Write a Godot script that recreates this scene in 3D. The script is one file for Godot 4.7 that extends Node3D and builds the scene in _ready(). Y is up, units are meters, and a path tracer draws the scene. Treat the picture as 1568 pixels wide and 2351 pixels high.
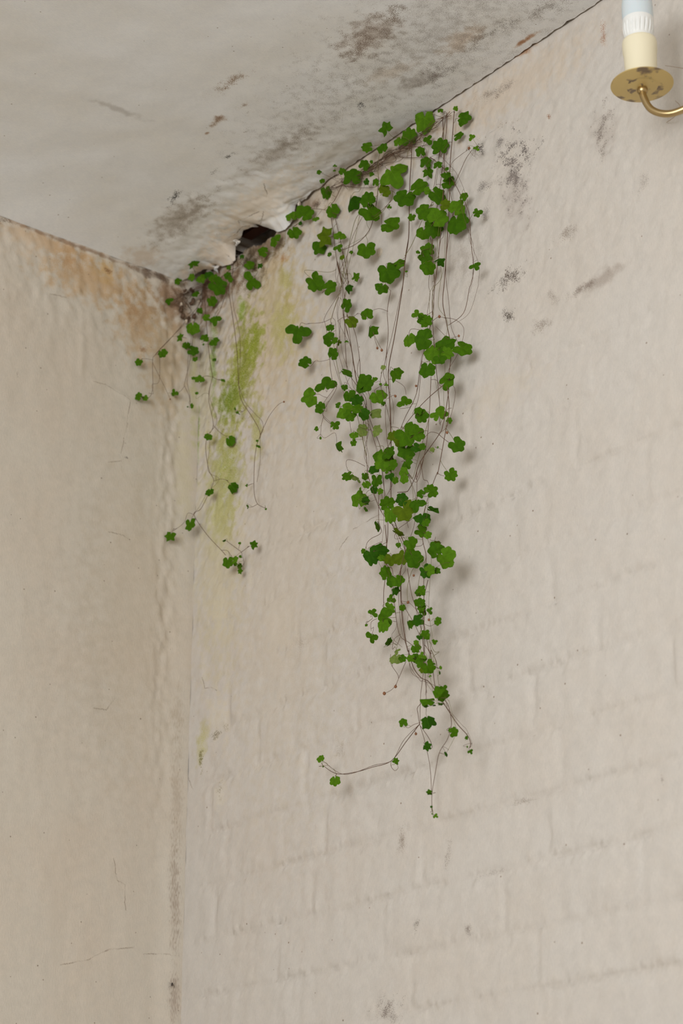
extends Node3D
# Corner of a damp room: painted brick wall, plaster wall, broken ceiling, trailing toadflax, brass sconce.

const LEAVES_R = [
	[6084,28855,114,111,62,28,73,3,4,0,6141,28814,43],
	[6432,28695,139,98,70,-41,59,-31,1,1,6321,28700,67],
	[6566,28488,124,276,37,0,93,-101,1,5,6306,28534,72],
	[5749,28845,120,384,50,-50,71,172,2,1,6044,28791,41],
	[5223,28865,400,238,21,-31,93,22,13,5,5420,28672,75],
	[4686,28864,300,205,53,-25,81,83,2,0,4719,28405,123],
	[4869,28797,167,195,26,-17,95,5,5,5,5108,28585,43],
	[5394,28757,105,320,54,-27,80,0,6,0,5269,28501,46],
	[5205,28745,158,178,35,-19,92,-6,1,1,5108,28585,43],
	[5821,28480,140,193,47,-2,88,-33,8,5,5667,28311,53],
	[5682,28358,152,178,65,-32,68,8,0,5,5587,28347,51],
	[6066,28264,113,291,63,-18,76,-2,6,5,6276,28242,80],
	[6437,28265,106,189,29,13,95,-84,0,5,6290,28368,77],
	[6916,27926,293,121,53,-14,84,27,10,1,6641,27893,154],
	[6908,27786,216,103,54,11,83,-28,8,1,6641,27893,154],
	[3962,28874,341,68,63,-4,77,0,8,0,3811,28725,73],
	[3861,28869,268,49,59,-2,81,0,1,5,3811,28725,73],
	[3686,28869,420,100,63,-16,76,56,4,5,3811,28725,73],
	[3953,28838,194,141,53,-35,77,25,1,0,3811,28725,73],
	[3523,28861,228,100,56,-30,77,6,5,0,3708,28647,63],
	[4164,28668,170,347,54,8,84,-8,0,5,3987,28615,52],
	[4450,28722,172,192,59,-22,78,-34,0,5,4314,28441,64],
	[4638,28676,196,70,52,-29,80,-53,1,5,4719,28405,123],
	[4713,28415,255,98,73,15,66,-92,1,5,4719,28405,123],
	[4515,28398,191,135,22,-17,96,-154,0,2,4463,28373,71],
	[4728,28292,190,139,31,-18,93,-19,0,0,4726,28362,132],
	[3427,28774,86,232,50,-49,71,-178,2,5,3640,28595,57],
	[4105,28256,161,326,25,-37,89,153,17,2,4240,28475,61],
	[5129,28242,206,508,59,1,81,-152,10,1,5189,28543,45],
	[4940,28038,201,210,38,-52,77,-58,5,3,5052,28011,145],
	[5748,28166,114,205,44,-9,89,-13,0,5,5895,28153,125],
	[5759,28021,79,185,83,-15,54,-149,11,5,5850,28186,58],
	[6076,27944,178,155,46,16,87,-6,0,5,6093,27950,73],
	[6361,27705,261,80,48,2,87,0,5,5,6395,27710,172],
	[6300,27658,224,161,71,10,69,-179,1,5,6422,27679,182],
	[6184,27630,100,254,46,11,88,-109,5,5,5944,27715,99],
	[5380,27738,192,349,66,3,75,151,5,5,5192,27817,224],
	[5588,27820,123,341,41,17,90,-67,5,0,5340,27875,67],
	[5823,27643,167,131,59,-9,81,-86,5,1,5824,27640,51],
	[6057,27466,188,296,79,-21,57,-135,2,5,5976,27638,62],
	[6593,27196,180,164,54,9,84,-29,4,0,6624,27286,202],
	[6279,27181,252,202,33,-22,92,-101,2,3,6106,27181,165],
	[6450,27078,184,318,67,-10,74,-31,1,1,6278,27150,96],
	[6437,26851,179,388,25,9,96,-176,14,5,6599,27069,158],
	[6920,26764,244,159,57,-28,77,-76,9,5,6732,26749,211],
	[4680,27980,305,288,49,1,87,10,2,5,4717,28083,148],
	[4684,27791,251,370,88,8,47,-136,0,0,4699,28002,152],
	[3600,28373,96,293,45,-14,88,-163,5,0,3379,28484,92],
	[5087,27408,239,372,48,28,83,-120,5,0,4911,27719,251],
	[5046,27723,207,93,40,-17,90,-5,8,0,4991,27747,243],
	[5530,27342,202,137,53,-8,84,157,0,0,5680,27259,132],
	[5839,27286,217,311,44,-3,90,128,5,0,5793,27481,54],
	[6088,27065,214,349,61,0,80,-47,5,1,6126,27175,128],
	[5942,27013,156,312,68,-43,60,179,2,5,5795,27197,104],
	[5808,26956,236,230,61,-26,75,167,7,0,5761,27024,68],
	[3508,27946,153,350,23,-20,95,77,13,3,3648,28138,57],
	[3278,27884,103,270,42,-15,89,142,1,5,3556,27978,40],
	[3875,27783,183,187,73,2,68,0,1,1,3777,27736,73],
	[3805,27637,151,172,57,-7,82,-153,8,0,3764,27776,71],
	[3566,27634,127,100,43,8,90,-178,4,5,3607,27683,40],
	[4030,27478,84,74,60,19,78,-42,0,0,4007,27536,44],
	[3944,27397,187,103,32,-5,94,178,5,3,3957,27534,173],
	[4599,27207,267,317,59,1,81,-180,0,0,4488,27535,174],
	[3276,28351,160,118,56,28,78,-175,5,1,3341,28504,92],
	[5763,26649,295,79,90,0,43,0,1,0,5832,26623,117],
	[5793,26727,148,223,62,-9,78,-1,3,0,5873,26821,116],
	[5780,26575,174,247,62,-45,64,-153,3,5,5817,26786,94],
	[5931,26353,264,260,76,-37,54,-134,4,0,6073,26476,197],
	[6274,26292,349,181,82,15,55,-55,17,2,6108,26324,251],
	[6918,25946,299,163,61,5,79,-152,8,5,6884,26068,228],
	[5053,26657,242,365,49,-41,77,-167,4,5,5321,26730,157],
	[5238,26737,185,210,61,23,76,-59,0,0,5328,26810,148],
	[5568,26413,344,46,63,16,76,2,5,0,5375,26394,233],
	[3292,27263,184,347,71,-34,62,-141,6,0,3674,27351,77],
	[3672,27009,210,276,62,-6,78,-63,0,0,3707,27115,86],
	[4214,26960,151,170,21,-7,97,-43,13,0,4190,26987,284],
	[4044,26867,156,163,45,-11,89,-126,17,2,3996,27002,121],
	[5007,26403,317,218,79,-13,60,161,1,5,5148,26314,276],
	[4026,26580,168,229,8,-12,99,-50,3,5,4022,26658,308],
	[4274,26185,283,240,66,-11,74,-138,4,3,4131,26366,245],
	[4610,26162,276,226,52,-3,85,9,4,0,4491,26181,365],
	[4804,25803,367,220,31,-8,95,177,17,5,4856,25688,319],
	[5720,25696,291,174,76,-10,64,9,8,1,5858,25659,222],
	[5901,25524,301,236,57,9,81,-126,6,0,5952,25680,215],
	[5858,25564,362,144,86,-43,28,-82,8,5,5858,25578,235],
	[2903,26605,186,403,50,-8,86,168,8,5,3130,26661,122],
	[3857,26224,333,140,63,-14,76,-2,5,5,3924,26272,288],
	[3881,26018,389,226,36,-37,86,52,7,5,3956,26154,305],
	[4034,25934,396,116,51,-9,86,-126,5,0,3998,25996,328],
	[3975,25967,273,89,43,-28,86,-99,8,3,3987,26035,322],
	[4147,25911,271,67,52,23,82,4,8,0,4143,25908,196],
	[3120,25993,213,249,74,20,64,55,5,5,3363,25940,165],
	[3997,25727,397,231,18,-45,88,-53,5,5,4030,25877,345],
	[4303,25326,396,229,85,52,10,-122,5,0,4109,25390,367],
	[3857,25291,418,307,55,7,83,1,10,5,3862,25423,301],
	[3615,25163,512,311,60,-3,80,105,1,1,3858,25099,384],
	[4716,25000,394,312,21,-11,97,-44,5,5,4582,25145,344],
	[4608,24987,394,210,30,-13,95,163,7,5,4559,25182,340],
	[4313,25084,435,121,73,-37,58,180,1,5,4307,25159,358],
	[3756,24967,426,193,55,-35,76,55,5,5,3850,25067,345],
	[3803,24596,535,90,53,-13,84,103,1,0,3833,24657,472],
	[4107,24566,452,164,66,-5,75,-46,9,0,3907,24693,389],
	[3889,24421,532,50,36,-34,87,-100,5,0,3828,24520,480],
	[5614,25346,356,254,30,12,95,-175,15,1,5866,25411,221],
	[5929,25220,363,309,54,-19,82,83,15,5,5940,25420,263],
	[6331,24990,329,328,53,6,85,-65,3,5,6214,25121,228],
	[6076,24994,303,380,47,4,88,-179,1,1,5882,25075,193],
	[6647,24822,307,310,72,17,67,-125,0,0,6448,24920,196],
	[6376,24843,348,220,52,-31,79,-116,6,1,6228,24920,257],
	[6295,24777,401,194,64,-3,77,-152,0,5,6235,24797,263],
	[6128,24660,490,269,51,-1,86,169,4,5,5974,24841,443],
	[6349,24449,339,277,30,5,95,-61,0,0,6121,24529,416],
	[6416,24483,343,117,76,-1,65,-9,5,0,6358,24548,333],
	[5270,24994,529,100,53,8,85,-30,5,4,5206,25023,415],
	[4972,24947,443,100,37,-17,91,26,1,0,5061,24889,407],
	[5132,24813,466,49,47,-9,88,-2,4,0,5086,24805,405],
	[5220,24778,441,64,40,-8,91,-3,8,1,5180,24795,371],
	[5436,24889,447,222,60,-8,80,-139,17,0,5251,24861,392],
	[5049,24671,448,268,73,12,67,-153,5,1,5154,24873,372],
	[4518,24855,520,218,46,-19,87,-174,7,5,4383,24934,421],
	[4547,24594,617,318,47,8,88,-139,1,1,4507,24767,441],
	[4445,24693,658,98,56,-15,82,64,1,5,4484,24692,527],
	[4621,24759,467,234,71,18,68,-140,6,2,4491,24930,399],
	[4649,24475,614,196,75,-19,64,150,0,0,4755,24513,469],
	[4755,24552,576,207,58,14,80,-96,2,0,4702,24623,451],
	[4940,24394,606,199,33,-44,84,-139,4,2,4825,24367,493],
	[5016,24440,496,202,44,8,89,-79,16,4,4877,24509,412],
	[5148,24524,433,83,63,-60,50,-29,4,5,5200,24468,428],
	[5731,24300,546,191,72,-15,68,9,10,0,5844,24271,436],
	[5976,24042,468,242,60,-24,77,-153,5,5,5793,24135,443],
	[5980,24093,531,150,57,12,81,-7,4,5,6059,24078,401],
	[6198,24015,354,261,60,17,78,2,9,1,6378,24057,287],
	[6373,23869,333,98,42,-15,89,-38,0,0,6293,23815,321],
	[4610,24343,349,212,53,-34,77,84,5,4,4695,24342,484],
	[4894,24244,348,196,38,-2,93,-101,1,4,4843,24331,499],
	[4777,24130,644,150,62,-4,78,179,1,1,4771,24144,498],
	[4730,24039,619,127,21,-17,96,-154,0,0,4785,24103,500],
	[5309,24018,413,213,45,34,83,-172,4,3,5202,24188,346],
	[5745,23824,528,368,46,-10,88,-153,3,0,5564,24009,439],
	[5883,23811,477,252,75,-4,66,-59,5,0,6013,23826,398],
	[5487,23867,407,254,79,13,60,134,7,3,5472,24105,376],
	[5656,23630,468,264,65,-2,76,180,0,5,5832,23634,365],
	[5968,23596,458,127,49,-32,81,-97,5,5,5978,23656,397],
	[5888,23606,485,169,74,5,67,-123,0,2,5854,23671,368],
	[6029,23563,335,82,50,-52,69,-18,4,4,5960,23571,397],
	[6364,23433,536,35,60,0,80,-96,8,0,6388,23392,481],
	[6571,23438,388,271,54,-7,84,-139,0,5,6499,23662,504],
	[4043,24288,346,190,-33,-59,74,168,12,5,3828,24520,480],
	[4993,23837,311,354,56,1,83,-180,1,0,4813,24049,283],
	[5238,23766,418,219,35,26,90,-103,3,5,5243,23942,385],
	[5125,23690,401,329,48,-2,88,179,6,1,5235,23956,373],
	[5358,23543,455,184,23,-8,97,-104,0,0,5215,23546,357],
	[4863,23667,371,188,57,6,82,105,0,2,4913,23820,289],
	[5708,23430,503,177,31,-16,94,-154,1,5,5755,23446,372],
	[5696,23513,480,151,49,5,87,-78,8,0,5766,23485,367],
	[4231,23790,310,206,71,11,69,122,6,0,4183,23943,290],
	[4346,23737,259,180,88,47,-4,-132,8,4,4200,23900,289],
	[4570,23684,285,133,53,-37,76,-176,4,5,4569,23807,236],
	[4678,23511,353,162,77,22,60,-155,5,1,4635,23571,242],
	[4982,23450,417,200,54,-49,68,174,3,5,4949,23540,284],
	[4731,23443,264,148,23,-24,94,133,4,2,4637,23476,224],
	[5013,23292,389,110,73,-14,67,-61,4,1,5042,23302,338],
	[5262,23500,463,114,68,15,72,-93,8,0,5258,23530,391],
	[5297,23401,450,158,58,-35,74,-154,8,2,5258,23530,391],
	[5379,23325,432,132,48,-18,86,176,4,0,5222,23410,371],
	[5666,23314,523,172,29,-23,93,-44,0,1,5697,23253,395],
	[5712,23199,563,159,32,-31,90,169,4,1,5692,23292,469],
	[6397,23086,350,229,67,5,74,-152,6,0,6339,23279,471],
	[4388,23400,250,310,42,-16,89,-4,1,1,4637,23476,224],
	[4574,23327,302,157,42,-30,86,-99,17,2,4679,23405,229],
	[4494,23498,313,94,-21,-1,98,-25,0,0,4596,23547,219],
	[4595,23183,298,106,-31,-70,65,173,5,5,4739,23299,234],
	[5442,23051,369,194,58,-8,81,-22,0,2,5434,23174,285],
	[5693,22865,574,153,53,5,85,-152,1,2,5748,22875,446],
	[5341,22969,534,223,59,-55,60,6,6,0,5185,22985,406],
	[5345,22838,486,270,64,-14,75,178,2,1,5223,23051,406],
	[5722,22737,557,327,56,4,83,-152,3,3,5819,22921,439],
	[6231,22858,543,211,47,-54,70,-67,6,0,6124,22953,448],
	[6039,22882,558,161,28,2,96,54,0,5,6106,22916,449],
	[5929,22781,540,246,33,-5,94,167,10,5,6118,22874,463],
	[6232,22584,529,205,-16,-94,30,-175,7,2,6105,22717,492],
	[6075,22538,564,237,66,28,70,-178,1,2,6109,22756,485],
	[6159,22437,585,154,42,13,90,-150,5,0,6111,22554,511],
	[4964,22802,385,179,92,-1,-40,-157,0,0,5108,22853,362],
	[5401,22565,407,204,-21,-88,42,-179,0,3,5295,22717,403],
	[5988,22386,513,195,71,-56,42,-117,3,0,6114,22473,520],
	[6263,22218,648,125,75,-5,66,-132,5,1,6140,22222,531],
	[5881,22241,604,196,76,-23,60,-135,4,0,5982,22275,481],
	[5431,22382,434,97,20,-31,93,166,1,0,5400,22438,396],
	[4883,22402,441,314,45,-1,89,-152,2,2,5024,22562,368],
	[5039,22423,419,257,89,-5,46,-86,2,2,5073,22551,326],
	[5045,22327,403,131,78,3,63,-133,4,1,5045,22414,337],
	[4592,22567,332,89,55,-35,76,75,5,0,4569,22653,264],
	[5212,22259,370,225,80,15,58,180,6,3,5026,22343,346],
	[5452,22213,379,251,62,-15,77,147,6,3,5400,22438,396],
	[5846,22046,525,287,55,-28,79,-154,4,5,5994,22236,484],
	[5575,22235,355,188,74,-13,66,-30,4,0,5430,22279,339],
	[6356,21987,607,269,33,-34,88,22,1,5,6177,22006,516],
	[6477,21873,548,321,21,-33,92,-143,4,1,6174,21965,517],
	[6667,21718,615,99,31,26,92,-134,0,1,6158,21759,520],
	[6152,22193,393,130,4,-100,6,-103,4,3,6150,22178,527],
	[6138,21778,581,224,52,-24,82,-154,6,2,6061,21962,514],
	[6303,21731,651,162,71,-10,70,-61,0,1,6155,21718,521],
	[6317,21743,547,123,71,-8,70,-123,1,5,6158,21759,520],
	[5124,22080,385,234,85,-3,52,10,2,0,5032,22194,392],
	[5231,21934,390,169,56,-20,80,114,0,5,5374,22025,348],
	[5467,21872,483,205,69,10,72,-153,4,0,5385,21903,345],
	[5344,21773,423,136,54,-19,82,-154,17,2,5332,21860,345],
	[6087,21520,626,173,35,-9,93,-38,1,0,6127,21511,509],
	[6024,21518,603,127,42,-11,90,143,5,5,6023,21629,604],
	[6092,21347,644,152,47,-32,82,-7,5,5,6033,21332,522],
	[6073,21302,607,124,55,-15,82,-153,1,0,6033,21332,522],
	[6019,21294,519,150,42,-19,89,99,8,0,6033,21416,523],
	[6147,21247,537,116,49,-20,85,-37,8,5,6096,21304,494],
	[5154,21715,339,160,27,-12,96,-5,8,0,5158,21802,322],
	[5166,21580,383,203,74,2,67,-123,6,1,5204,21731,321],
	[5175,21442,455,263,33,-29,90,79,0,0,5436,21447,418],
	[5200,21320,509,223,45,15,88,-176,2,1,5228,21399,307],
	[5545,21476,469,116,77,-28,57,-169,5,0,5645,21504,458],
	[4819,21616,372,145,63,11,77,-28,8,0,4744,21570,311],
	[4697,21480,381,47,52,1,85,-180,12,0,4690,21559,310],
	[4929,21236,472,208,34,-60,72,163,8,0,4806,21405,384],
	[5703,21216,495,167,32,13,94,-149,17,5,5642,21362,448],
	[5891,21205,505,182,58,14,80,106,0,2,5985,21346,520],
	[6225,21107,472,128,40,-29,87,-127,5,0,6098,21136,480],
	[6086,20942,563,166,55,-21,80,-35,1,0,5990,21018,548],
	[6113,20878,680,84,36,-47,81,166,1,2,5995,20936,565],
	[6230,20819,539,97,66,14,73,-71,10,0,6119,20842,455],
	[5461,20989,635,162,70,-57,-43,6,5,5,5464,20981,502],
	[5693,20907,383,169,56,10,83,-152,5,0,5545,20953,402],
	[5948,20874,591,81,73,11,67,0,0,1,5969,20809,533],
	[5548,20853,585,129,10,54,84,-44,8,4,5464,20981,502],
	[5330,20854,391,172,64,3,77,-180,7,4,5391,20983,472],
	[5544,20783,478,125,55,-11,83,-139,0,0,5603,20841,424],
	[5193,20872,350,94,64,0,77,107,5,4,5082,20836,255],
	[5762,20719,529,138,37,-41,83,80,0,1,5686,20653,474],
	[5765,20742,448,142,72,-44,55,-90,1,5,5638,20759,439],
	[6011,20676,556,125,37,-27,89,-8,8,1,5967,20711,480],
	[5949,20625,514,192,54,-3,84,83,3,0,6081,20727,439],
	[6192,20474,602,195,65,-50,56,-151,0,0,6102,20594,539],
	[6029,20507,554,134,33,35,88,161,0,3,6110,20532,466],
	[6159,20386,555,46,52,36,77,-99,8,1,6124,20470,533],
	[6237,20529,558,65,71,68,19,-118,0,0,6169,20594,489],
	[6174,20568,564,82,63,-46,63,-33,0,0,6102,20594,539],
	[6259,20485,465,52,34,-21,92,-74,5,1,6170,20514,450],
	[6275,20411,491,57,90,-14,-41,-164,0,5,6211,20389,468],
	[6307,20190,462,131,76,-38,53,-29,8,0,6251,20263,486],
	[6337,20085,553,204,54,-50,67,-46,16,0,6219,20141,448],
	[6185,20061,615,238,51,75,43,88,7,0,6384,20057,481],
	[6046,20019,537,105,11,-99,11,-95,1,5,6016,20090,499],
	[6204,20000,531,52,51,75,43,-92,0,5,6243,20062,459],
	[6330,19980,539,84,10,-99,11,-96,0,5,6305,20026,469],
	[6196,20258,455,25,77,44,45,-85,0,0,6146,20250,391],
	[6123,19818,576,205,68,10,72,-170,16,2,6021,20006,505],
	[6025,19836,553,106,52,21,83,155,8,4,5921,19868,524],
	[5657,19893,576,136,51,-6,86,9,0,0,5710,19848,494],
	[5880,19574,393,136,42,-13,90,-126,12,2,5849,19595,266],
	[5257,19508,368,102,71,-17,69,-31,12,0,5252,19433,437],
	[3795,19836,429,131,38,10,92,22,5,1,3854,19760,355],
	[3871,19714,450,25,76,-9,64,-91,5,5,3889,19735,350],
	[4006,19514,357,177,49,-3,87,179,5,1,3958,19684,340],
	[6585,19567,564,149,51,-46,72,-77,0,0,6537,19618,476],
	[6467,19319,577,83,93,17,-32,-158,4,2,6352,19408,457],
	[6656,19505,422,65,29,7,96,-34,1,5,6682,19560,414],
	[6708,19329,408,86,34,-18,92,-154,8,5,6714,19431,382],
	[6759,19357,502,29,42,-44,79,-99,1,0,6714,19431,382],
	[6210,18879,638,94,72,-29,62,89,17,5,6129,18877,527],
	[6229,18699,628,38,76,-30,58,0,5,2,6128,18702,524],
	[6249,18594,585,80,53,-10,84,-125,8,1,6128,18702,524],
	[6234,18611,621,27,40,-47,79,-1,8,0,6128,18702,524],
	[2994,28571,162,328,53,-2,85,-32,5,0,2809,28595,56],
	[2615,28713,132,224,50,8,86,11,4,1,2741,28787,95],
	[2355,28781,92,101,80,1,59,80,5,5,2543,28596,51],
	[2755,28347,177,272,77,6,64,-152,5,0,2722,28579,54],
	[2781,28528,78,82,50,-19,84,-98,4,2,2809,28595,56],
	[2226,28447,146,227,31,-7,95,53,1,0,2543,28596,51]
]
const LEAVES_L = [
	[1937,28374,158,227,47,-28,84,63,7,0,1511,28236,89],
	[1376,28531,159,99,58,5,81,1,0,2,1285,28455,87],
	[1555,28318,142,203,70,-3,72,-123,4,0,1396,28336,88],
	[1827,28182,140,106,73,0,68,-92,12,2,1511,28236,89],
	[1599,28019,114,333,30,-45,84,133,8,0,1511,28236,89],
	[535,28645,505,201,63,24,74,11,11,5,401,28689,447],
	[92,28518,504,166,49,-7,87,63,4,0,98,28359,317],
	[253,28571,348,159,59,-31,74,-35,0,1,262,28638,276],
	[335,28565,211,187,72,-20,67,-151,1,1,356,28665,378],
	[526,28542,203,181,57,-4,82,-11,4,2,387,28515,160],
	[811,28221,205,366,64,-17,75,-138,3,5,607,28389,160],
	[704,28400,216,210,69,6,72,27,5,0,572,28412,160],
	[1032,28477,167,102,66,-9,74,-1,4,0,1130,28461,151],
	[1018,28333,167,157,49,-33,80,4,5,5,1118,28376,149],
	[1079,28250,168,128,54,-32,78,-155,4,0,1118,28376,149],
	[215,28330,232,138,64,15,76,-153,1,5,133,28440,212],
	[89,28114,665,159,34,-27,90,171,10,5,96,28170,552],
	[538,28096,136,208,55,-37,75,-155,4,0,328,28090,116],
	[266,28016,182,131,49,-16,86,-36,1,5,197,28084,142],
	[444,27825,165,154,68,-50,54,90,0,1,371,27926,130],
	[721,27681,189,239,66,-4,75,180,10,0,840,27868,154],
	[206,27704,260,244,53,-30,79,175,15,1,100,27856,156],
	[365,27368,598,162,27,-6,96,69,13,0,196,27425,646],
	[86,27435,294,149,47,-29,84,163,5,0,94,27489,188],
	[190,27317,228,224,75,-15,64,-111,0,5,94,27489,188],
	[280,27128,249,107,50,9,86,-178,0,0,116,27142,269],
	[487,27431,224,194,73,19,65,-26,1,0,436,27432,96],
	[616,27350,124,179,53,-2,85,-152,1,0,490,27476,166],
	[517,27290,259,43,64,4,76,-95,5,0,532,27317,175],
	[604,27037,101,75,68,10,73,1,4,5,604,27039,191],
	[277,27044,866,173,71,-41,58,-150,5,0,194,27186,825],
	[112,26850,1193,156,82,-1,57,152,0,0,88,26949,1097],
	[99,26273,1154,155,53,-23,82,55,5,0,83,26317,977],
	[113,26273,1047,112,70,-28,66,-152,0,1,83,26317,977],
	[108,26509,506,170,36,-32,88,12,8,0,85,26493,618],
	[240,26316,259,97,14,-32,94,-89,5,0,127,26458,216],
	[165,26325,283,37,91,-20,35,96,4,5,127,26458,216],
	[458,26680,384,75,75,-11,65,0,5,0,501,26778,113],
	[305,26785,173,164,75,-17,64,0,1,1,368,26828,113],
	[475,26431,328,65,68,-7,73,-1,5,0,604,26416,179],
	[1000,26497,207,111,78,59,20,-111,5,1,799,26602,126],
	[654,25662,211,142,65,-18,74,158,5,0,599,25779,132],
	[1046,25493,78,221,34,-7,94,-152,14,0,855,25660,57],
	[1386,25808,194,112,-25,-82,51,172,8,1,1456,25818,146],
	[1348,25882,204,65,-26,-34,90,-19,5,0,1456,25818,146],
	[693,24729,187,173,44,22,87,176,5,5,676,24884,125],
	[1190,24672,119,201,65,-17,74,-143,16,5,1011,24839,106],
	[1940,25143,211,46,72,-38,58,0,1,0,1980,25185,184],
	[2013,25030,235,97,83,56,6,-122,4,0,1963,25060,168],
	[1600,24548,140,62,38,-58,72,81,8,0,1645,24580,70],
	[1700,24173,182,87,85,-14,-50,-159,8,1,1781,24146,155],
	[2243,23940,253,43,50,-2,87,-152,1,0,2121,24016,188],
	[306,24292,265,248,41,9,91,-177,3,0,338,24521,182],
	[116,24104,499,202,58,-5,81,159,13,0,103,24266,372],
	[1028,23842,121,78,26,-94,-22,173,5,0,1096,23795,86],
	[1562,23617,224,52,73,5,68,0,4,0,1512,23627,188],
	[1880,23502,210,141,71,6,70,-70,12,5,1732,23510,194],
	[1299,23389,246,227,57,6,82,-179,0,0,1225,23601,198],
	[1509,23361,271,147,36,-1,93,-71,0,1,1563,23483,188],
	[1295,23393,106,80,60,-23,76,-153,5,1,1292,23521,199],
	[1487,23444,155,62,65,0,76,-30,1,0,1456,23450,87],
	[1417,23326,113,116,37,-23,90,-165,5,0,1473,23405,87],
	[1483,23219,153,127,34,-12,93,-153,13,0,1491,23360,87]
]
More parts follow.
